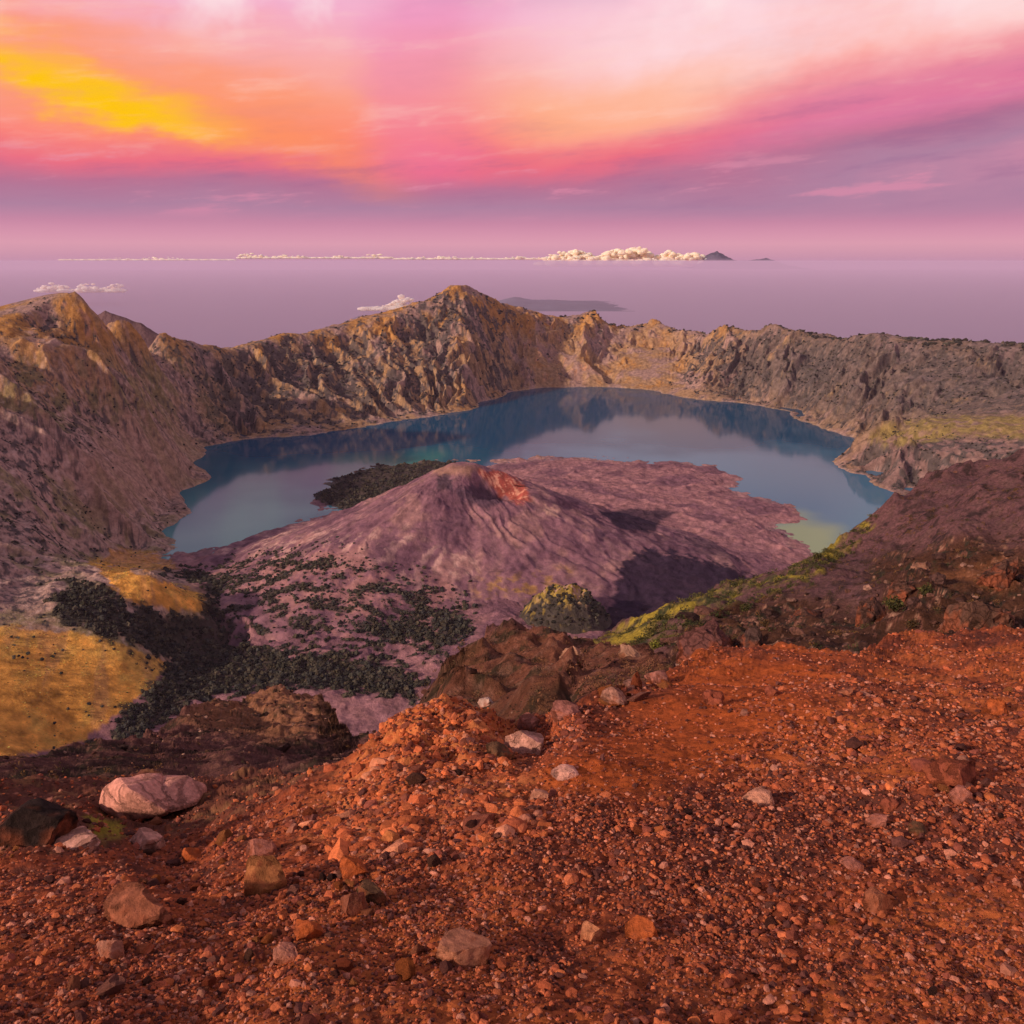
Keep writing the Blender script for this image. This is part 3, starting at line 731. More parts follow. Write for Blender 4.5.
# ------------------------------------------------------------------ loose gravel (uncountable)
def scatter_stones(name, P, Uu, Vv, weight, n, size_fn, palette, shape, mat, seed, label, sink=.25):
    r = np.random.default_rng(seed)
    w = weight.ravel().astype(float); w = w / w.sum()
    idx = r.choice(len(w), n, p=w)
    pos = P.reshape(-1, 3)[idx]; uu = Uu.ravel()[idx]; vv = Vv.ravel()[idx]
    size = size_fn(pos, uu, vv, r)
    base, fc = shape
    nv = len(base)
    protos = []
    for k in range(24):
        off = r.random(3) * 50
        d = np.array([mnoise.noise(Vector(q * 1.3 + off)) + .5 * mnoise.noise(Vector(q * 3 + off)) for q in base])
        # knock flats into the pebble so that it looks broken rather than round
        pv = base * (1 + .38 * d)[:, None]
        for _ in range(5):
            nrm = r.normal(size=3); nrm /= np.linalg.norm(nrm)
            dd = pv @ nrm - (.55 + .25 * r.random())
            pv = pv - np.clip(dd, 0, None)[:, None] * nrm
        protos.append(pv * np.array([1 + .5 * r.random(), 1, .6 + .3 * r.random()]))
    protos = np.array(protos)[r.integers(0, 24, n)]
    th = r.random(n) * 2 * np.pi; tl = r.normal(size=n) * .5
    c, s = np.cos(th), np.sin(th); ct_, st_ = np.cos(tl), np.sin(tl)
    x, y, z = protos[..., 0], protos[..., 1], protos[..., 2]
    y, z = y * ct_[:, None] - z * st_[:, None], y * st_[:, None] + z * ct_[:, None]
    x, y = x * c[:, None] - y * s[:, None], x * s[:, None] + y * c[:, None]
    V = np.stack([x, y, z], -1) * size[:, None, None] + pos[:, None]
    V[..., 2] += (size * (.5 - sink))[:, None]
    Fc = fc[None] + (np.arange(n) * nv)[:, None, None]
    pal = np.array(palette)
    col = palette_pick(pal, n, r) * (1 + .22 * r.normal(size=n).clip(-1.5, 2))[:, None]
    me = mesh_np(name, V.reshape(-1, 3), Fc.reshape(-1, 3), mat, np.clip(np.repeat(col, nv, 0), .01, .85), smooth=False)
    return link(name, me, kind='stuff', label=label)


def palette_pick(pal, n, r):
    p = pal[:, 3] / pal[:, 3].sum()
    return pal[r.choice(len(pal), n, p=p), :3]


# colour and share of each kind of scoria
SCO = [(.33, .084, .038, 5), (.41, .115, .05, 3.6), (.20, .056, .036, 4.2), (.10, .036, .029, 3.4), (.44, .17, .11, 2), (.44, .125, .045, .8), (.36, .15, .10, .8)]
body = np.ones(P5.shape[:2], bool); body[580:] = False
inpic = (U5 > -590) & (U5 < 1640) & body
yy5 = P5[..., 1]
finez = poly_mask(U5, V5, [(540, 780), (600, 715), (690, 660), (780, 645), (850, 660), (800, 720), (700, 790), (600, 810)], 25)
patch = fbm(P5[..., 0] / .7, P5[..., 1] / .7, 3, 901)
dens = np.clip(.6 + patch * 1.3, .08, 1.6)
moundm = poly_mask(U5, V5, mound_poly, 10)
lem = poly_mask(U5, V5, [(-200, 760), (335, 760), (300, 785), (210, 830), (100, 850), (-200, 860)], 12)
wt = inpic * (1 - .9 * finez) * dens * (1 - .2 * moundm) * (1 - .75 * lem)
scatter_stones('gravel', P5, U5, V5, wt, 46000, lambda p, u, v, r: np.exp(r.normal(size=len(p)) * .45) * .0056 * np.clip(p[:, 1] / 2.4, .9, 2.2), SCO, ICO1, M_stone, 31, 'loose red and dark scoria gravel covering the near slope')
wt2 = inpic * (1 - .5 * finez) * (.4 + dens) * (1 - .6 * lem)
clus = sst(.0, .35, fbm(P5[..., 0] / .5, P5[..., 1] / .5, 3, 911) + .12)
wt3 = inpic * (1 - .95 * finez) * clus * (.35 + sst(720, 900, V5))
scatter_stones('gravel', P5, U5, V5, wt3 * (1 - .8 * moundm), 1700, lambda p, u, v, r: np.exp(r.normal(size=len(p)) * .35) * .0115 * np.clip(p[:, 1] / 2.4, .9, 1.7), SCO, ICO2, M_stone, 33, 'coarse scoria stones in drifts on the near slope')
scatter_stones('gravel', P5, U5, V5, wt2, 110000, lambda p, u, v, r: np.exp(r.normal(size=len(p)) * .3) * .0042 * np.clip(p[:, 1] / 2.4, .9, 2.6), SCO, (ICO1[0] * 1, ICO1[1]) if False else ico(1), M_stone, 32, 'fine scoria grit between the stones of the near slope')
wm = poly_mask(U5, V5, [(300, 850), (350, 770), (372, 738), (400, 708), (445, 684), (475, 690), (515, 728), (515, 780), (540, 830), (460, 850)], 14) * body
scatter_stones('gravel', P5, U5, V5, wm * sst(-.25, .3, fbm(P5[..., 0] / .25, P5[..., 1] / .25, 3, 971)), 2600, lambda p, u, v, r: np.exp(r.normal(size=len(p)) * .55) * .0105, [(.50, .135, .05, 4), (.42, .105, .04, 4), (.52, .20, .11, 1.5), (.20, .06, .035, 2)], ICO2, M_stone, 34, 'bright orange clods heaped on the mound', .6)
print('gravel', time.time() - T0)

# ------------------------------------------------------------------ scrub and woods (uncountable)
def scatter_scrub(name, pos, size, seed, label, shape, cols, squash=.8):
    r = np.random.default_rng(seed)
    base, fc = shape; nv = len(base); n = len(pos)
    pr = []
    for k in range(20):
        off = r.random(3) * 40
        d = np.array([mnoise.noise(Vector(q * 2.2 + off)) for q in base])
        pr.append(base * (1 + .55 * d + .25 * r.normal(size=nv))[:, None] * np.array([1 + .3 * r.random(), 1, squash]))
    pr = np.array(pr)[r.integers(0, 20, n)]
    V = pr * size[:, None, None] + pos[:, None]
    V[..., 2] += (size * .35)[:, None]
    c = np.array(cols)[r.integers(0, len(cols), n)] * (1 + .4 * r.normal(size=(n, 1))).clip(.4, 2.2)
    me = mesh_np(name, V.reshape(-1, 3), (fc[None] + (np.arange(n) * nv)[:, None, None]).reshape(-1, 3), M_veg, np.clip(np.repeat(c, nv, 0), .01, .5), smooth=False)
    return link(name, me, kind='stuff', label=label)


GREEN = [(.034, .033, .025), (.044, .039, .029), (.027, .027, .025), (.052, .043, .029)]
def pick(w, P, n, seed, jit):
    r = np.random.default_rng(seed); w = w.ravel().clip(0); w = w / w.sum()
    i = r.choice(len(w), n, p=w)
    p = P.reshape(-1, 3)[i].copy(); p[:, :2] += r.normal(size=(n, 2)) * jit
    return p, r


TP = np.stack([X, Y, Z], -1)
infr = (PU > -60) & (PU < 1090) & (PV < 790)
cell = (Y / F) ** 0                     # one weight per grid node
p, r = pick(infr * np.clip(VEG - wd, 0, 1) * (1 - .9 * np.clip(gr + gr2 + gr3, 0, 1)) * (H > 4), TP, 9000, 71, 1.5)
scatter_scrub('scrub', p, (2.2 + 3.2 * r.random(len(p))) * np.clip(p[:, 1] / 4200, .55, 1.15), 72, 'dark scrub clinging to the crater walls', ICO1, GREEN)
p, r = pick(infr * wd * (wd > .45) * (1 - .9 * np.clip(gr + gr2, 0, 1)) * (H > 2), TP, 13000, 73, 1.5)
scatter_scrub('forest', p, 1.2 + 4.0 * r.random(len(p)) ** 3, 74, 'dark woodland covering the crater floor', ICO2, GREEN, 1.0)
cm = infr * (np.abs(PV - np.interp(PU, [c[0] for c in crest], [c[1] for c in crest])) < 5) * (PU > 560) * (n1 > -.1)
p, r = pick((bandm + .10 * poly_mask(cu, cv, [(215, 570), (330, 545), (470, 590), (480, 640), (420, 670), (300, 640)], 14)) * (CR < 600), np.stack([CX, CY, cz], -1), 5200, 79, 1.5)
scatter_scrub('forest', p, 1.0 + 3.0 * r.random(len(p)) ** 3, 80, 'bands of dark scrub between lava at the foot of the cone', ICO1, GREEN, .9)
p, r = pick(cm * sst(-.1, .25, n2), TP, 900, 75, 2)
scatter_scrub('scrub', p, 3 + 8 * r.random(len(p)) ** 2, 76, 'scrub along the far crest', ICO1, GREEN)
p, r = pick(infr * np.clip(gr + gr2 + .7 * gr3, 0, 1) * sst(-.3, .3, n2 + n4), TP, 4200, 65, 2.5)
scatter_scrub('grass', p, .5 + .8 * r.random(len(p)) ** 2, 66, 'ochre grass tufts on the left slopes', ICO1, [(.50, .25, .05), (.40, .24, .06), (.58, .28, .06), (.30, .20, .06)], .6)
kp = np.stack([KX, KY, KZ], -1)
p, r = pick((kh > 2) * sst(-.1, .2, -q1 + .6 * sst(0, 60, ku - 560) - .3 * sst(40, 64, kh)), kp, 450, 77, 1)
scatter_scrub('scrub', p, 1.6 + 2 * r.random(len(p)), 78, 'dark scrub on the knoll below the cone', ICO1, GREEN)


def leaf_cloud(n, rad, r, leaf):
    """small folded leaf faces spread through an uneven clump"""
    d = r.normal(size=(n, 3)); d /= np.linalg.norm(d, axis=1)[:, None]
    lob = np.array([.62 + .55 * mnoise.noise(Vector(q * 1.6 + rad * 9)) for q in d])
    c = d * (lob * (.45 + .55 * r.random(n) ** .5))[:, None] * rad * np.array([1.15, 1.0, .85])
    a_ = r.normal(size=(n, 3)); a_ /= np.linalg.norm(a_, axis=1)[:, None]
    b_ = np.cross(a_, r.normal(size=(n, 3))); b_ /= np.linalg.norm(b_, axis=1)[:, None]
    L_ = leaf * (.6 + .8 * r.random(n))[:, None]
    v = np.stack([c - a_ * L_, c + b_ * L_ * .45, c + a_ * L_, c - b_ * L_ * .45], 1)
    return v


def scrub_leaves(name, P, w, n, seed, rad, leaf_n, cols, label):
    p, r = pick(w, P, n, seed, .4)
    V, Cc = [], []
    for q in p:
        R_ = rad * (.5 + r.random()) * (q[1] / 250) ** .3
        v = leaf_cloud(leaf_n, R_, r, R_ * .16); v[..., 2] += R_ * .3
        V.append((v + q).reshape(-1, 3))
        c = np.array(cols[r.integers(len(cols))])
        Cc.append(np.repeat(c * (.7 + .6 * r.random((leaf_n, 1))), 4, 0))
    V = np.concatenate(V)
    me = mesh_np(name, V, np.arange(len(V)).reshape(-1, 4), M_veg, np.clip(np.concatenate(Cc), .01, .6), smooth=False)
    return link(name, me, kind='stuff', label=label)


LEAF = [(.05, .055, .02), (.08, .075, .025), (.04, .04, .02), (.12, .10, .03)]
DRY = [(.10, .05, .025), (.07, .045, .022), (.16, .08, .03), (.05, .04, .02)]
gm = poly_mask(U3, V3, [(540, 680), (610, 636), (650, 612), (705, 588), (765, 572), (830, 538), (880, 510), (860, 545), (800, 585), (740, 610), (690, 630), (650, 660), (600, 690)], 8)
dm = poly_mask(U3, V3, [(640, 690), (660, 640), (720, 605), (790, 600), (860, 600), (880, 570), (960, 540), (1100, 540), (1100, 690)], 14)
vis3 = (U3 > 520) & (U3 < 1080); vis3[330:] = False
ln3 = fbm(P3[..., 0] / 22, P3[..., 1] / 22, 3, 951)
scrub_leaves('scrub', P3, vis3 * gm * sst(-.25, .3, ln3), 800, 81, 1.7, 60, LEAF, 'low green bushes along the spur crest')
scrub_leaves('scrub', P3, vis3 * dm * sst(-.15, .3, ln3), 1100, 82, 1.2, 40, DRY + LEAF[:1], 'dry brown bushes in the gully under the spur')
scrub_leaves('scrub', P3, vis3 * (1 - gm) * (1 - dm) * sst(-.25, .3, ln3), 1900, 83, 1.0, 22, DRY, 'sparse dry bushes on the mauve scree')
vis4 = (U4 > -60) & (U4 < 700); vis4[330:] = False
hm = poly_mask(U4, V4, [(420, 715), (440, 675), (470, 636), (560, 625), (660, 640), (680, 690), (560, 720)], 8)
scrub_leaves('scrub', P4, vis4 * hm, 800, 84, .36, 26, [(.17, .075, .04), (.13, .06, .03), (.20, .09, .05), (.09, .055, .03)], 'dry tufts on the brown knoll')
scrub_leaves('scrub', P4, vis4 * (1 - hm) * (U4 < 360), 500, 85, .25, 22, DRY, 'dry tufts on the dark scree')

b4 = (U4 > -60) & (U4 < 690); b4[325:] = False
scatter_stones('rubble', P4, U4, V4, b4 * (1 - .6 * hm) * np.clip(.4 + fbm(P4[..., 0] / 4, P4[..., 1] / 4, 3, 961), .05, 1), 3600, lambda p, u, v, r: np.exp(r.normal(size=len(p)) * .5) * .0016 * p[:, 1], [(.10, .04, .032, 4), (.20, .085, .06, 3), (.34, .19, .14, 1), (.05, .025, .022, 3)], ICO1, M_outcrop, 35, 'dark rubble on the brown scree')
b3 = (U3 > 600) & (U3 < 1080); b3[325:] = False
scatter_stones('rubble', P3, U3, V3, b3 * (dm + .04), 1500, lambda p, u, v, r: np.exp(r.normal(size=len(p)) * .6) * .0018 * p[:, 1], [(.06, .03, .025, 4), (.13, .06, .045, 3), (.22, .12, .09, 1)], ICO2, M_outcrop, 36, 'broken rock in the gully under the spur')

# ------------------------------------------------------------------ single shrubs
def near_px(P, Uu, Vv, u, v, lim):
    d = (Uu[:lim] - u) ** 2 + (Vv[:lim] - v) ** 2
    i = np.unravel_index(np.argmin(d), d.shape)
    return P[:lim][i].copy()


def shrub(pos, rad, seed, label, group, cols=LEAF):
    r = np.random.default_rng(seed)
    root = bpy.data.objects.new('shrub', None); COL.objects.link(root); root.location = pos
    root['label'] = label; root['category'] = 'shrub'; root['group'] = group
    v = leaf_cloud(420, rad, r, rad * .13); v[..., 2] += rad * .75
    c = np.array(cols)[r.integers(0, len(cols), 420)] * (.6 + .7 * r.random((420, 1)))
    me = mesh_np('foliage', v.reshape(-1, 3), np.arange(1680).reshape(-1, 4), M_veg, np.clip(np.repeat(c, 4, 0), .01, .5), smooth=False)
    link('foliage', me, root)
    sv, sf, o = [], [], 0
    for k in range(5):
        a_ = k * 1.26 + r.random(); tip = np.array([math.cos(a_) * rad * .5, math.sin(a_) * rad * .5, rad * (.8 + .4 * r.random())])
        for j in range(5):
            q = tip * (j / 4) ** np.array([1, 1, .8]); w_ = rad * .05 * (1 - j / 5.2)
            for m_ in range(5):
                an = m_ / 5 * 2 * math.pi
                sv.append(q + np.array([math.cos(an) * w_, math.sin(an) * w_, -.1 * rad * (j == 0)]))
        for j in range(4):
            for m_ in range(5):
                sf.append([o + j * 5 + m_, o + j * 5 + (m_ + 1) % 5, o + j * 5 + 5 + (m_ + 1) % 5, o + j * 5 + 5 + m_])
        o += 25
    me = mesh_np('stem', sv, sf, M_rock, np.tile((.09, .05, .03), (len(sv), 1)))
    link('stem', me, root)
    return root


for k, (u, v, w_, lab, cl) in enumerate([
        (893, 612, 26, 'largest dark bush in the gully under the spur, right of the smooth brown hollow', LEAF),
        (925, 596, 20, 'dark bush beside the reddish bank near the right edge', LEAF),
        (912, 628, 16, 'low dry bush just above the red crest on the right', DRY),
        (970, 610, 18, 'ragged dry bush among pale stones at the right edge', DRY),
        (712, 636, 16, 'dark bush on top of the black outcrop', LEAF),
        (765, 628, 14, 'small dry bush left of the smooth brown hollow', DRY),
        (655, 650, 16, 'yellow-green bush at the lower end of the spur crest', [(.2, .19, .03), (.12, .12, .03)]),
        (745, 612, 15, 'olive bush behind the black outcrop', LEAF),
        (818, 560, 12, 'dark round bush on the spur crest below the yellow lake shallows', LEAF)]):
    q = near_px(P3, U3, V3, u, v, 330)
    shrub(q, w_ * q[1] / F / 2, 900 + k, lab, 'bushes under the right spur', cl)
for k, (u, v, w_, lab, cl) in enumerate([
        (520, 712, 30, 'dark bush in the dip behind the pale block', DRY),
        (547, 700, 22, 'dark olive bush left of the pale stone slab', LEAF),
        (598, 698, 16, 'small dark bush beside the square brown stone', LEAF)]):
    q = near_px(P4, U4, V4, u, v, 330)
    shrub(q, w_ * q[1] / F / 2, 950 + k, lab, 'bushes behind the near crest', cl)

# small dark trees dotted over the ochre slopes
r = np.random.default_rng(5)
mk = np.clip(gr + gr2 + .5 * gr3, 0, 1) * infr
p, _ = pick(mk * (.15 + sst(.0, .3, n3)), TP, 15, 91, 1)
proto = []
for k in range(6):
    base, fc = ICO2
    d = np.array([mnoise.noise(Vector(q * 2.1 + k * 7)) for q in base])
    v = base * (1 + .6 * d + .15 * r.normal(size=len(base)))[:, None] * np.array([1.1, 1, .95]); v[:, 2] += .6
    proto.append(mesh_np('tree', v, fc, M_veg, np.tile(GREEN[k % 4], (len(v), 1)), smooth=False))
for k, q in enumerate(p):
    up = to_px(*q)
    o = link('tree', proto[k % 6], category='tree', label='small dark tree dotted on the ochre grass slope at the left', group='trees on the ochre grass slopes')
    o.location = q; sc_ = 1.4 + 1.8 * r.random(); o.scale = (sc_, sc_, sc_); o.rotation_euler[2] = r.random() * 6

# ------------------------------------------------------------------ single rocks
PALE, TAN, ORA, REDC, DARK, OLV, PINK = (.60, .30, .23), (.32, .11, .06), (.42, .10, .03), (.26, .07, .04), (.03, .018, .016), (.12, .06, .033), (.38, .14, .10)
ICO4 = ico(4)


def rock(u0, u1, vt, vb, col_, label, seed, planes=9, lump=.25, tilt=0., where=None, group='rocks on the near slope', name='rock', deep=.85, cap=None):
    dust = .25 if col_ == PALE else .7
    r = np.random.default_rng(seed)
    P_, Uq, Vq, lim = where or (P5, U5, V5, 580)
    q = near_px(P_, Uq, Vq, (u0 + u1) / 2, vb - (vb - vt) * .12, lim)
    sc_ = math.sqrt(q[1] ** 2 + q[2] ** 2) / F * 1.02
    w_, h_ = (u1 - u0) * sc_, (vb - vt) * sc_ * 1.12
    base, fc = ICO4 if (u1 - u0) > 20 else ICO3
    off = r.random(3) * 60
    d = np.array([mnoise.noise(Vector(b_ * 1.2 + off)) + .4 * mnoise.noise(Vector(b_ * 2.9 + off)) for b_ in base])
    v = base * (1 + lump * d)[:, None]
    for _ in range(planes):
        nrm = r.normal(size=3) * np.array([1, 1, .8]); nrm /= np.linalg.norm(nrm)
        dd = v @ nrm - (.5 + .28 * r.random())
        v = v - np.clip(dd, 0, None)[:, None] * nrm * .97
    v = v - (v.max(0) + v.min(0)) / 2
    v = v / (v.max(0) - v.min(0))
    fine = np.array([mnoise.fractal(Vector(b_ * 5 + off), 1, 2, 4) for b_ in base])
    v = v * (1 + (.07 if where is None else .16) * fine)[:, None]
    v = v * np.array([w_, w_ * deep, h_ * 1.1])
    ca, sa = math.cos(tilt), math.sin(tilt)
    v = np.stack([v[:, 0] * ca - v[:, 2] * sa, v[:, 1], v[:, 0] * sa + v[:, 2] * ca], -1)
    blot = np.array([mnoise.fractal(Vector(b_ * 2.1 + off * 2), 1, 2, 4) for b_ in base])
    c = np.tile(col_, (len(v), 1)) * (1 + .22 * fine + .2 * blot)[:, None]
    c = mixc(c, (.24, .065, .03), sst(.0, .5, blot + .4 - 1.5 * v[:, 2] / max(h_, .01)) * dust)      # red dust caught low on the rock
    if cap is not None:
        c = np.where((v[:, 2] > h_ * .12 + fine * h_ * .15)[:, None], np.array(cap), c)
    me = mesh_np(name, v, fc, M_rock if where is None else M_outcrop, np.clip(c, .01, .9))
    me.set_sharp_from_angle(angle=R(28))
    o = link(name, me, label=label, category='rock', group=group)
    o.location = (q[0], q[1], q[2] + h_ * .13)
    return o


# the big split boulder: outline points (u, v) with how far each stands towards the eye
def hull_rock(pts, ybase, thick, col_, label, name='boulder'):
    bm = bmesh.new()
    for u, v, dpt in pts:
        bm.verts.new(Vector(at(u, v, ybase - dpt)))
    for u, v, dpt in pts:
        p_ = at(u, v, ybase - dpt); k_ = (p_[1] + thick + dpt * .8) / p_[1]; bm.verts.new(Vector((p_[0] * k_, p_[1] * k_, p_[2] * k_ - .10)))
    res = bmesh.ops.convex_hull(bm, input=bm.verts)
    bmesh.ops.delete(bm, geom=[g for g in res['geom_interior'] if isinstance(g, bmesh.types.BMVert)], context='VERTS')
    bmesh.ops.recalc_face_normals(bm, faces=bm.faces)
    bmesh.ops.bevel(bm, geom=list(bm.edges), offset=.012, segments=1, affect='EDGES', profile=.6)
    bmesh.ops.triangulate(bm, faces=bm.faces)
    for _ in range(3):
        bmesh.ops.subdivide_edges(bm, edges=[e for e in bm.edges if e.calc_length() > .05], cuts=1, use_grid_fill=True)
    bmesh.ops.triangulate(bm, faces=bm.faces)
    for v in bm.verts:
        n_ = mnoise.fractal(v.co * 6, 1, 2, 5) * .012 + (abs(mnoise.noise(v.co * 2.3)) - .2) * .045
        v.co += v.normal * n_
    me = bpy.data.meshes.new(name); bm.to_mesh(me); bm.free()
    co = np.empty(len(me.vertices) * 3); me.vertices.foreach_get('co', co); co = co.reshape(-1, 3)
    org = co.mean(0); me.transform(__import__('mathutils').Matrix.Translation(-Vector(org)))
    f_ = fbm(co[:, 0] * 3, co[:, 2] * 3, 4, 77)
    ca = me.color_attributes.new('albedo', 'FLOAT_COLOR', 'POINT'); c4 = np.ones((len(co), 4), np.float32)
    c4[:, :3] = np.clip(np.array(col_) * (1 + .25 * f_)[:, None], .02, .9); ca.data.foreach_set('color', c4.ravel())
    me.materials.append(M_rock)
    for pl in me.polygons: pl.use_smooth = True
    me.set_sharp_from_angle(angle=R(32))
    o = link(name, me, label=label, category='rock', group='rocks on the near slope'); o.location = org
    return o


qb = near_px(P5, U5, V5, 150, 820, 580)
yb = qb[1]
hull_rock([(97, 803, .1), (104, 788, .15), (118, 777, .2), (140, 774, .05), (162, 774, 0), (160, 815, .42), (122, 822, .25), (104, 812, .2), (128, 790, .42), (168, 812, .42), (150, 782, .15)], yb + .1, .6, (.58, .26, .20), 'left half of the split pink boulder, the biggest rock at the left')
hull_rock([(160, 777, .0), (172, 776, .05), (186, 774, 0), (205, 785, .0), (203, 796, .1), (196, 803, .22), (170, 811, .36), (150, 812, .36), (165, 787, .2)], yb + .1, .6, (.58, .26, .20), 'right half of the split pink boulder, leaning over a dark gap')
L4w, L3w = (P4, U4, V4, 330), (P3, U3, V3, 330)
ROCKS = [
    (26, 98, 834, 854, PALE, 'long flat pale slab at the left edge below the black block', 12, .2, .12, None),
    (124, 162, 830, 848, PALE, 'pale pink wedge stone below the split boulder', 10, .15, .3, None),
    (-8, 68, 796, 842, DARK, 'near black block at the left edge', 9, .2, 0, None),
    (108, 172, 886, 924, TAN, 'low tan rock half sunk in the gravel, lower left', 7, .35, .05, None),
    (246, 274, 836, 856, PINK, 'pale stone on the slope right of the split boulder', 9, .2, .2, None),
    (246, 286, 854, 894, (.34, .13, .05), 'upright rust brown rock in the lower left gravel', 8, .35, .1, None),
    (342, 370, 854, 876, ORA, 'bright orange stone above the dark pair', 8, .3, -.1, None),
    (362, 388, 876, 906, OLV, 'dark olive stone of the pair under the bright orange stone', 9, .25, .3, None),
    (342, 366, 884, 916, (.26, .09, .055), 'maroon stone of the pair under the bright orange stone', 9, .25, 0, None),
    (502, 544, 722, 756, PALE, 'bright pale angular block right of the orange mound', 10, .12, .25, None),
    (514, 550, 712, 734, PINK, 'pink slab leaning behind the bright pale block', 10, .15, .35, None),
    (486, 514, 742, 758, OLV, 'olive stone tucked between the mound and the pale block', 8, .3, 0, None),
    (550, 580, 702, 718, (.34, .13, .10), 'rounded pink rock on the crest right of the pale block', 7, .35, 0, None),
    (600, 628, 687, 706, (.42, .2, .14), 'square brown stone with a pale top on the crest', 11, .1, -.3, None),
    (552, 582, 765, 777, PALE, 'thin pale flake on the bare red soil below the block', 9, .2, -.15, None),
    (742, 773, 790, 806, (.56, .25, .16), 'flat tan stone alone in the middle of the right slope', 9, .25, .25, None),
    (626, 656, 916, 936, ORA, 'bright orange triangular stone at the bottom centre', 9, .2, -.1, None),
    (580, 602, 922, 940, (.5, .2, .1), 'small orange stone left of the triangular one', 8, .3, .1, None),
    (864, 892, 886, 912, TAN, 'round tan stone in the lower right gravel', 6, .3, .2, None),
    (928, 978, 752, 790, REDC, 'big knobbly red rock near the right edge', 6, .5, .1, None),
    (948, 970, 784, 800, PINK, 'small pink stone under the knobbly red rock', 8, .3, 0, None),
    (702, 724, 689, 706, REDC, 'dark red cluster stone on the smooth red soil', 5, .5, 0, None),
    (764, 780, 684, 698, REDC, 'small red stone right of the cluster stone on the smooth soil', 6, .4, 0, None),
    (834, 852, 686, 694, TAN, 'thin tan flake high on the right slope', 8, .3, .2, None),
    (982, 1006, 696, 716, ORA, 'orange stone at the right edge below the crest', 8, .3, 0, None),
    (908, 928, 822, 834, OLV, 'flat olive stone in the gravel right of centre', 8, .3, -.1, None),
    (880, 898, 796, 810, REDC, 'rounded red pebble above the flat olive stone', 5, .3, 0, None),
    (866, 886, 812, 826, PINK, 'pink pebble left of the flat olive stone', 7, .3, .2, None),
    (842, 862, 858, 870, PINK, 'flat pink stone above the round tan stone', 8, .3, 0, None),
    (440, 488, 932, 960, (.42, .17, .1), 'broad red pyramid stone at the bottom edge, left of centre', 9, .25, 0, None),
    (182, 202, 846, 862, ORA, 'small yellow orange stone below the split boulder', 8, .3, 0, None),
    (100, 124, 934, 958, (.42, .18, .12), 'square reddish stone in the bottom left gravel', 10, .15, .2, None),
    (296, 322, 918, 938, ORA, 'rough orange lump at the bottom left', 6, .45, .2, None),
    (276, 300, 940, 962, (.4, .16, .11), 'pinkish lump at the bottom edge below the rough orange lump', 7, .35, .1, None),
    (380, 400, 828, 844, (.5, .17, .06), 'orange stone under the foot of the mound', 8, .3, 0, None),
    (528, 548, 786, 802, (.46, .2, .13), 'rounded stone at the right foot of the mound', 6, .3, 0, None),
    (562, 585, 641, 664, (.55, .29, .19), 'bright boulder with a shaded hollow on the brown saddle', 8, .7, .6, L4w),
    (621, 640, 640, 664, (.45, .24, .16), 'bright upright stone at the lower end of the green spur', 9, .3, .6, L4w),
    (648, 668, 668, 684, (.32, .13, .10), 'jagged pink stone on the crest left of the smooth red soil', 9, .5, .5, None),
    (622, 648, 681, 689, (.28, .13, .095), 'thin slab in the rubble on the crest', 10, .2, -.15, None),
    (676, 734, 620, 670, (.11, .045, .04), 'black and red rock outcrop behind the crest', 10, .75, .5, L3w),
    (730, 762, 622, 660, (.07, .04, .035), 'small dark outcrop leaning against the black and red one', 8, .4, .2, L3w),
    (908, 934, 560, 578, (.24, .12, .08), 'brown outcrop on the reddish bank near the right edge', 7, .4, .1, L3w),
    (948, 1006, 590, 640, (.10, .05, .035), 'dark broken outcrop at the right edge above the crest', 9, .45, .1, L3w),
    (856, 886, 596, 628, (.07, .035, .028), 'dark craggy outcrop right of the smooth brown hollow', 9, .7, .1, L3w),
    (884, 912, 574, 598, (.09, .045, .035), 'upper dark outcrop below the reddish bank', 9, .7, .3, L3w),
    (936, 962, 606, 634, (.13, .06, .045), 'reddish broken outcrop left of the one at the right edge', 9, .7, -.2, L3w),
    (976, 1014, 556, 584, (.08, .04, .03), 'dark outcrop high at the right edge', 9, .7, .1, L3w),
    (790, 822, 606, 622, (.09, .045, .035), 'low dark ledge at the head of the brown hollow', 8, .6, .1, L3w),
    (478, 496, 694, 706, (.55, .36, .3), 'small pale stone in the dip behind the mound', 9, .3, 0, L4w),
]
for k, (a0, a1, b0, b1, cl, lab, pl, lu_, ti, wh) in enumerate(ROCKS):
    rock(a0, a1, b0, b1, cl, lab, 1000 + k, pl, lu_, ti, wh, group='rocks on the near slope' if wh is None else 'rocks behind the near crest')

# loose cobbles, all much alike
r = np.random.default_rng(11)
protos = []
for k in range(10):
    base, fc = ICO3
    off = r.random(3) * 60
    d = np.array([mnoise.noise(Vector(b_ * 1.2 + off)) + .5 * mnoise.noise(Vector(b_ * 3.1 + off)) for b_ in base])
    v = base * (1 + .36 * d)[:, None]
    for _ in range(7):
        nrm = r.normal(size=3); nrm /= np.linalg.norm(nrm)
        v = v - np.clip(v @ nrm - (.5 + .3 * r.random()), 0, None)[:, None] * nrm * .95
    fine = np.array([mnoise.fractal(Vector(b_ * 5 + off), 1, 2, 4) for b_ in base])
    v = v * (1 + .05 * fine)[:, None] * np.array([1.15, 1, .8])
    cl = [(.28, .07, .03), (.10, .034, .026), (.36, .12, .06), (.06, .026, .022), (.36, .10, .03), (.19, .06, .04), (.28, .11, .08), (.12, .05, .033), (.40, .14, .05), (.26, .06, .028)][k]
    me = mesh_np('cobble', v, fc, M_rock, np.clip(np.tile(cl, (len(v), 1)) * (1 + .2 * fine)[:, None], .01, .9))
    me.set_sharp_from_angle(angle=R(30)); protos.append(me)
wc = (U5 > 5) & (U5 < 1020) & (V5 < 1010) & body
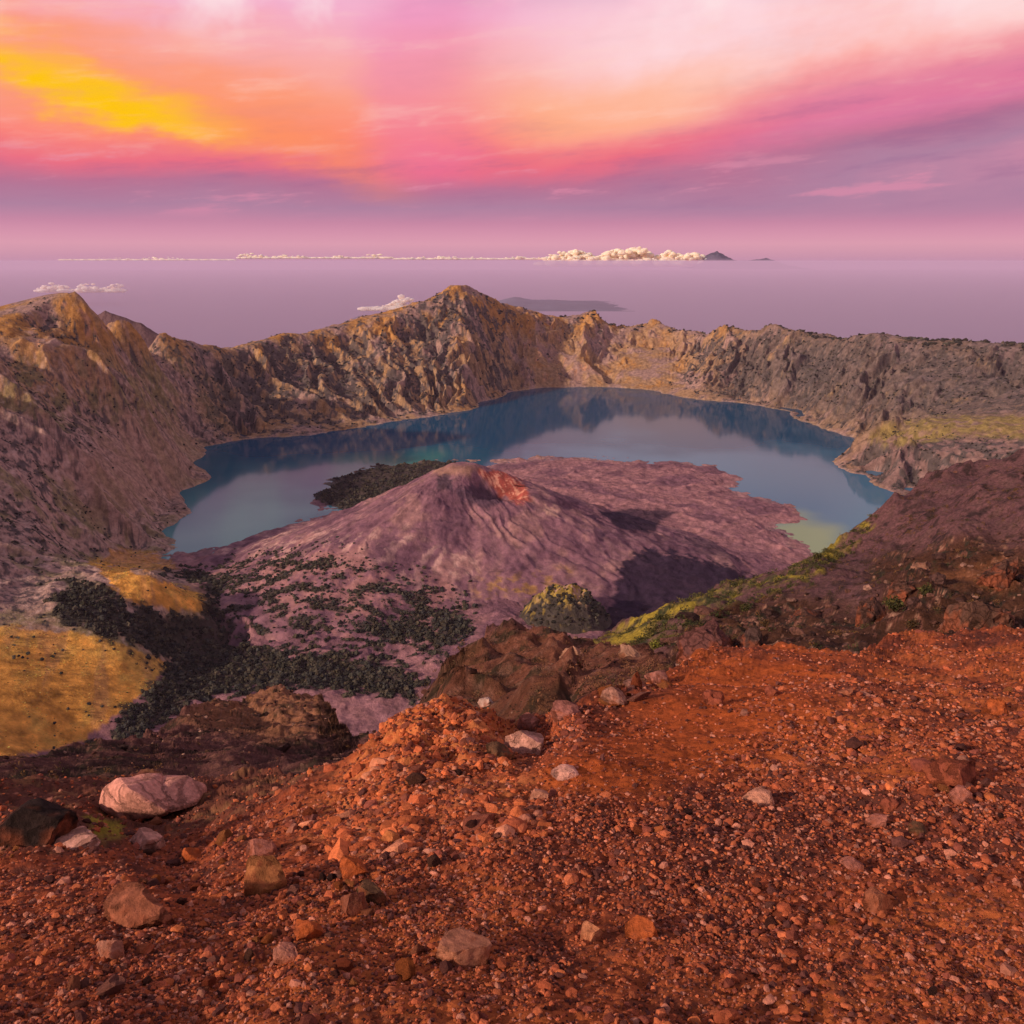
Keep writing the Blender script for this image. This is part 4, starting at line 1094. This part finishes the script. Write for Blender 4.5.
wc = wc * (.15 + sst(-.05, .35, patch) + 1.3 * poly_mask(U5, V5, [(60, 870), (300, 840), (460, 860), (420, 1000), (60, 1000)], 30) + .5 * poly_mask(U5, V5, [(380, 690), (470, 690), (520, 770), (500, 850), (330, 850), (340, 770)], 20)) * (1 - .93 * finez) * (.4 + sst(700, 900, V5))
p, _ = pick(wc, P5, 120, 12, .0)
for k, q in enumerate(p):
    o = link('cobble', protos[r.integers(10)], category='rock', label='fist sized scoria cobble lying loose in the gravel', group='loose scoria cobbles')
    sz = np.clip(np.exp(r.normal() * .35) * .0145 * np.clip(q[1] / 2.3, .9, 2.3), .008, .07)
    o.location = (q[0], q[1], q[2] + sz * .3); o.scale = (sz, sz, sz); o.rotation_euler = (r.normal() * .4, r.normal() * .4, r.random() * 6.28)
wr = poly_mask(U5, V5, [(585, 702), (610, 672), (650, 652), (695, 650), (700, 664), (660, 690), (610, 712)], 5) * body
p, _ = pick(wr, P5, 44, 14, .0)
for k, q in enumerate(p):
    o = link('stone', protos[(2, 6, 0, 5, 4, 8)[k % 6]], category='rock', label='small angular shard in the rubble strewn along the crest', group='crest rubble')
    sz = np.exp(r.normal() * .45) * .028
    o.location = (q[0], q[1], q[2] + sz * .3); o.scale = (sz * 1.5, sz, sz * .7); o.rotation_euler = (r.normal() * .5, r.normal() * .5, r.random() * 6.28)
print('rocks', time.time() - T0)

# ------------------------------------------------------------------ world
W = bpy.data.worlds.new('World'); S.world = W; W.use_nodes = True
nt = W.node_tree; nt.nodes.clear()
N, L = nt.nodes, nt.links


def val(x):
    return x


def mth(op, a, b=None, c=None, clamp=False):
    n = N.new('ShaderNodeMath'); n.operation = op; n.use_clamp = clamp
    for i, q in enumerate((a, b, c)):
        if q is None: continue
        if isinstance(q, (int, float)): n.inputs[i].default_value = q
        else: L.new(q, n.inputs[i])
    return n.outputs[0]


def mapr(x, a, b, c=0., d=1., smooth=True):
    n = N.new('ShaderNodeMapRange'); n.interpolation_type = 'SMOOTHSTEP' if smooth else 'LINEAR'
    L.new(x, n.inputs['Value'])
    for k_, q in (('From Min', a), ('From Max', b), ('To Min', c), ('To Max', d)): n.inputs[k_].default_value = q
    return n.outputs['Result']


def lin(c):
    return tuple(((q / 255) / 12.92 if q / 255 < .04045 else ((q / 255 + .055) / 1.055) ** 2.4) for q in c) + (1.,)


def mix(a, b, f):
    n = N.new('ShaderNodeMix'); n.data_type = 'RGBA'
    if isinstance(f, (int, float)): n.inputs[0].default_value = f
    else: L.new(f, n.inputs[0])
    for i, q in ((6, a), (7, b)):
        if isinstance(q, tuple): n.inputs[i].default_value = q
        else: L.new(q, n.inputs[i])
    return n.outputs[2]


def noise3d(vec, scale, detail=4, rough=.55):
    n = N.new('ShaderNodeTexNoise'); n.inputs['Scale'].default_value = scale; n.inputs['Detail'].default_value = detail; n.inputs['Roughness'].default_value = rough
    L.new(vec, n.inputs['Vector']); return n.outputs['Fac']


tc = N.new('ShaderNodeTexCoord')
sep = N.new('ShaderNodeSeparateXYZ'); L.new(tc.outputs['Generated'], sep.inputs[0])
dx, dy_, dz = sep.outputs
AZ = mth('MULTIPLY', mth('ARCTAN2', dx, dy_), 180 / math.pi)
EL = mth('MULTIPLY', mth('ARCSINE', dz), 180 / math.pi)
cmb = N.new('ShaderNodeCombineXYZ')
L.new(mth('MULTIPLY', AZ, .05), cmb.inputs[0]); L.new(mth('MULTIPLY', EL, .35), cmb.inputs[1])
nA = noise3d(cmb.outputs[0], 1.0, 5, .55)                 # long flat streaks
cmb2 = N.new('ShaderNodeCombineXYZ')
L.new(mth('MULTIPLY', AZ, .09), cmb2.inputs[0]); L.new(mth('ADD', mth('MULTIPLY', EL, .16), mth('MULTIPLY', AZ, -.02)), cmb2.inputs[1]); cmb2.inputs[2].default_value = 4.2
nB = noise3d(cmb2.outputs[0], 1.0, 5, .6)                 # soft cloud masses
nAc = mth('SUBTRACT', nA, .5); nBc = mth('SUBTRACT', nB, .5)
warp = mth('ADD', mth('MULTIPLY', nAc, 1.6), mth('MULTIPLY', nBc, 2.2))
warp = mth('MULTIPLY', warp, mapr(EL, 1.5, 5))
tilt = mth('MULTIPLY', mapr(AZ, 4, 28, 0, 1, False), 3.6)
tilt = mth('MULTIPLY', tilt, mapr(EL, 2.5, 6.5))
E2 = mth('SUBTRACT', mth('ADD', EL, warp), tilt)
rp = N.new('ShaderNodeValToRGB'); cr_ = rp.color_ramp
stops = [(-12, (150, 120, 158)), (-3, (166, 130, 162)), (-.4, (188, 138, 168)), (.35, (204, 148, 170)), (.9, (220, 158, 176)), (1.6, (214, 148, 172)), (2.2, (200, 136, 164)), (3.0, (176, 130, 160)), (4.2, (182, 116, 148)), (5.4, (234, 110, 132)), (7.2, (252, 134, 122)),
         (9.0, (252, 160, 138)), (11.2, (250, 170, 166)), (13.5, (245, 176, 204)), (19, (236, 206, 228)), (30, (200, 190, 222)), (60, (120, 128, 178)), (88, (95, 105, 160))]
x01 = lambda e: (e + 15) / 105
cr_.elements[0].position = x01(stops[0][0]); cr_.elements[0].color = lin(stops[0][1])
cr_.elements[1].position = x01(stops[-1][0]); cr_.elements[1].color = lin(stops[-1][1])
for e, c in stops[1:-1]:
    el = cr_.elements.new(x01(e)); el.color = lin(c)
L.new(mapr(E2, -15, 90, 0, 1, False), rp.inputs[0])
col = rp.outputs['Color']
# pale pink veil high on the right
veil = mth('MULTIPLY', mapr(AZ, -4, 10), mapr(E2, 5.5, 9.5))
col = mix(col, lin((255, 218, 224)), mth('MULTIPLY', veil, mapr(nB, .2, .65, .35, .95)))
# magenta band
AZw = mth('ADD', AZ, mth('MULTIPLY', nBc, 7))
band = mth('MULTIPLY', mapr(AZw, -9.5, -6.0), mapr(AZw, 1, -5.0))
band = mth('MULTIPLY', band, mth('MULTIPLY', mapr(EL, 3.5, 6), mapr(EL, 22, 12)))
col = mix(col, lin((236, 112, 176)), mth('MULTIPLY', band, .38))
# lit orange and yellow cloud on the left
eline = mth('ADD', mth('MULTIPLY', mth('ADD', AZ, 26.6), -.27), 10.0)
dd = mth('ADD', mth('SUBTRACT', EL, eline), mth('ADD', mth('MULTIPLY', nAc, 5.5), mth('MULTIPLY', nBc, 5)))
left = mapr(AZ, -13.5, -21.5)
og = mth('MULTIPLY', mth('MULTIPLY', mapr(dd, -2.2, .2), mapr(dd, 5.0, .4)), mapr(AZ, -4, -14))
col = mix(col, lin((255, 148, 96)), mth('MULTIPLY', og, .8))
yl = mth('MULTIPLY', mth('MULTIPLY', mapr(dd, -1.1, .1), mapr(dd, 2.0, .3)), left)
col = mix(col, lin((255, 196, 20)), mth('MULTIPLY', yl, mth('MULTIPLY', mapr(nB, .36, .6, .25, 1), mapr(nA, .3, .5, .5, 1))))
# peach light in the cloud edge right of the centre
pe = mth('MULTIPLY', mth('MULTIPLY', mapr(E2, 6.0, 7.6), mapr(E2, 11, 8.5)), mth('MULTIPLY', mapr(AZ, -3, 3), mapr(AZ, 18, 8)))
col = mix(col, lin((255, 176, 130)), mth('MULTIPLY', pe, .7))
orc = mth('MULTIPLY', mth('MULTIPLY', mapr(E2, 4.0, 5.2), mapr(E2, 8.5, 6.2)), mapr(AZ, 6, 20))
col = mix(col, lin((216, 128, 172)), mth('MULTIPLY', orc, .6))
cmb3 = N.new('ShaderNodeCombineXYZ')
L.new(mth('MULTIPLY', AZ, .10), cmb3.inputs[0]); L.new(mth('ADD', mth('MULTIPLY', EL, .75), mth('MULTIPLY', AZ, -.07)), cmb3.inputs[1]); L.new(mth('MULTIPLY', nBc, 1.5), cmb3.inputs[2])
nW = noise3d(cmb3.outputs[0], 1.0, 9, .62)
above = mapr(EL, 1.5, 5)
col = mix(col, lin((255, 214, 200)), mth('MULTIPLY', mth('MULTIPLY', above, mapr(nW, .5, .72)), mapr(E2, 4.5, 7.5, .07, .30)))
col = mix(col, lin((140, 95, 140)), mth('MULTIPLY', mth('MULTIPLY', above, mapr(nW, .5, .3)), mapr(E2, 9, 5, .06, .32)))
# thin lit streaks in the mauve layer
st = mth('MULTIPLY', mapr(nW, .54, .66), mth('MULTIPLY', mapr(EL, 2.2, 3.2), mapr(EL, 6.5, 5)))
col = mix(col, lin((226, 140, 170)), mth('MULTIPLY', st, .55))
nC = noise3d(tc.outputs['Generated'], 5.5, 5, .55)
hi = mth('MULTIPLY', mapr(EL, 10.5, 15), mapr(EL, 60, 30))
col = mix(col, lin((255, 232, 232)), mth('MULTIPLY', hi, mapr(nC, .48, .60, 0, .9)))
col = mix(col, lin((150, 120, 165)), mth('MULTIPLY', mth('MULTIPLY', hi, mapr(EL, 13, 17)), mapr(nC, .48, .38, 0, .7)))
sky = N.new('ShaderNodeTexSky'); sky.sky_type = 'NISHITA'; sky.sun_disc = False
SUN_AZ, SUN_EL = -122., 23.
sky.sun_elevation = R(SUN_EL); sky.sun_rotation = R(SUN_AZ)
bg1 = N.new('ShaderNodeBackground'); L.new(col, bg1.inputs[0]); bg1.inputs[1].default_value = 1.0
bg2 = N.new('ShaderNodeBackground'); L.new(sky.outputs[0], bg2.inputs[0]); bg2.inputs[1].default_value = .05
ms = N.new('ShaderNodeMixShader'); L.new(mapr(EL, 16, 60, 0, .6), ms.inputs[0])
L.new(bg1.outputs[0], ms.inputs[1]); L.new(bg2.outputs[0], ms.inputs[2])
wo = N.new('ShaderNodeOutputWorld'); L.new(ms.outputs[0], wo.inputs['Surface'])

sun = bpy.data.lights.new('sun', 'SUN'); sun.energy = 4.6; sun.angle = R(2); sun.color = (1, .74, .56)
so = bpy.data.objects.new('sun', sun); COL.objects.link(so)
d = Vector((math.sin(R(SUN_AZ)) * math.cos(R(SUN_EL)), math.cos(R(SUN_AZ)) * math.cos(R(SUN_EL)), math.sin(R(SUN_EL))))
so.rotation_euler = d.to_track_quat('Z', 'Y').to_euler()

# ------------------------------------------------------------------ haze
m, nt, out = new_mat('haze_air')
pv = nt.nodes.new('ShaderNodeVolumePrincipled')
pv.inputs['Color'].default_value = (.76, .61, .84, 1); pv.inputs['Density'].default_value = .8e-5
pv.inputs['Density Attribute'].default_value = ''
nt.links.new(pv.outputs['Volume'], out.inputs['Volume'])
bm = bmesh.new(); bmesh.ops.create_cube(bm, size=1)
for v in bm.verts:
    v.co = ((250000 if v.co.x > 0 else -250000), (300000 if v.co.y > 0 else -5000), (60 if v.co.z > 0 else SEA - 1))
me = bpy.data.meshes.new('haze'); bm.to_mesh(me); bm.free(); me.materials.append(m)
link('haze', me, kind='stuff', label='thin lilac haze over the crater and sea')

S.render.engine = 'CYCLES'
S.cycles.use_denoising = True
S.cycles.max_bounces = 5; S.cycles.diffuse_bounces = 2; S.cycles.volume_bounces = 1
S.view_settings.view_transform = 'Standard'; S.view_settings.look = 'None'; S.view_settings.exposure = 0; S.view_settings.gamma = 1
print('done', time.time() - T0)
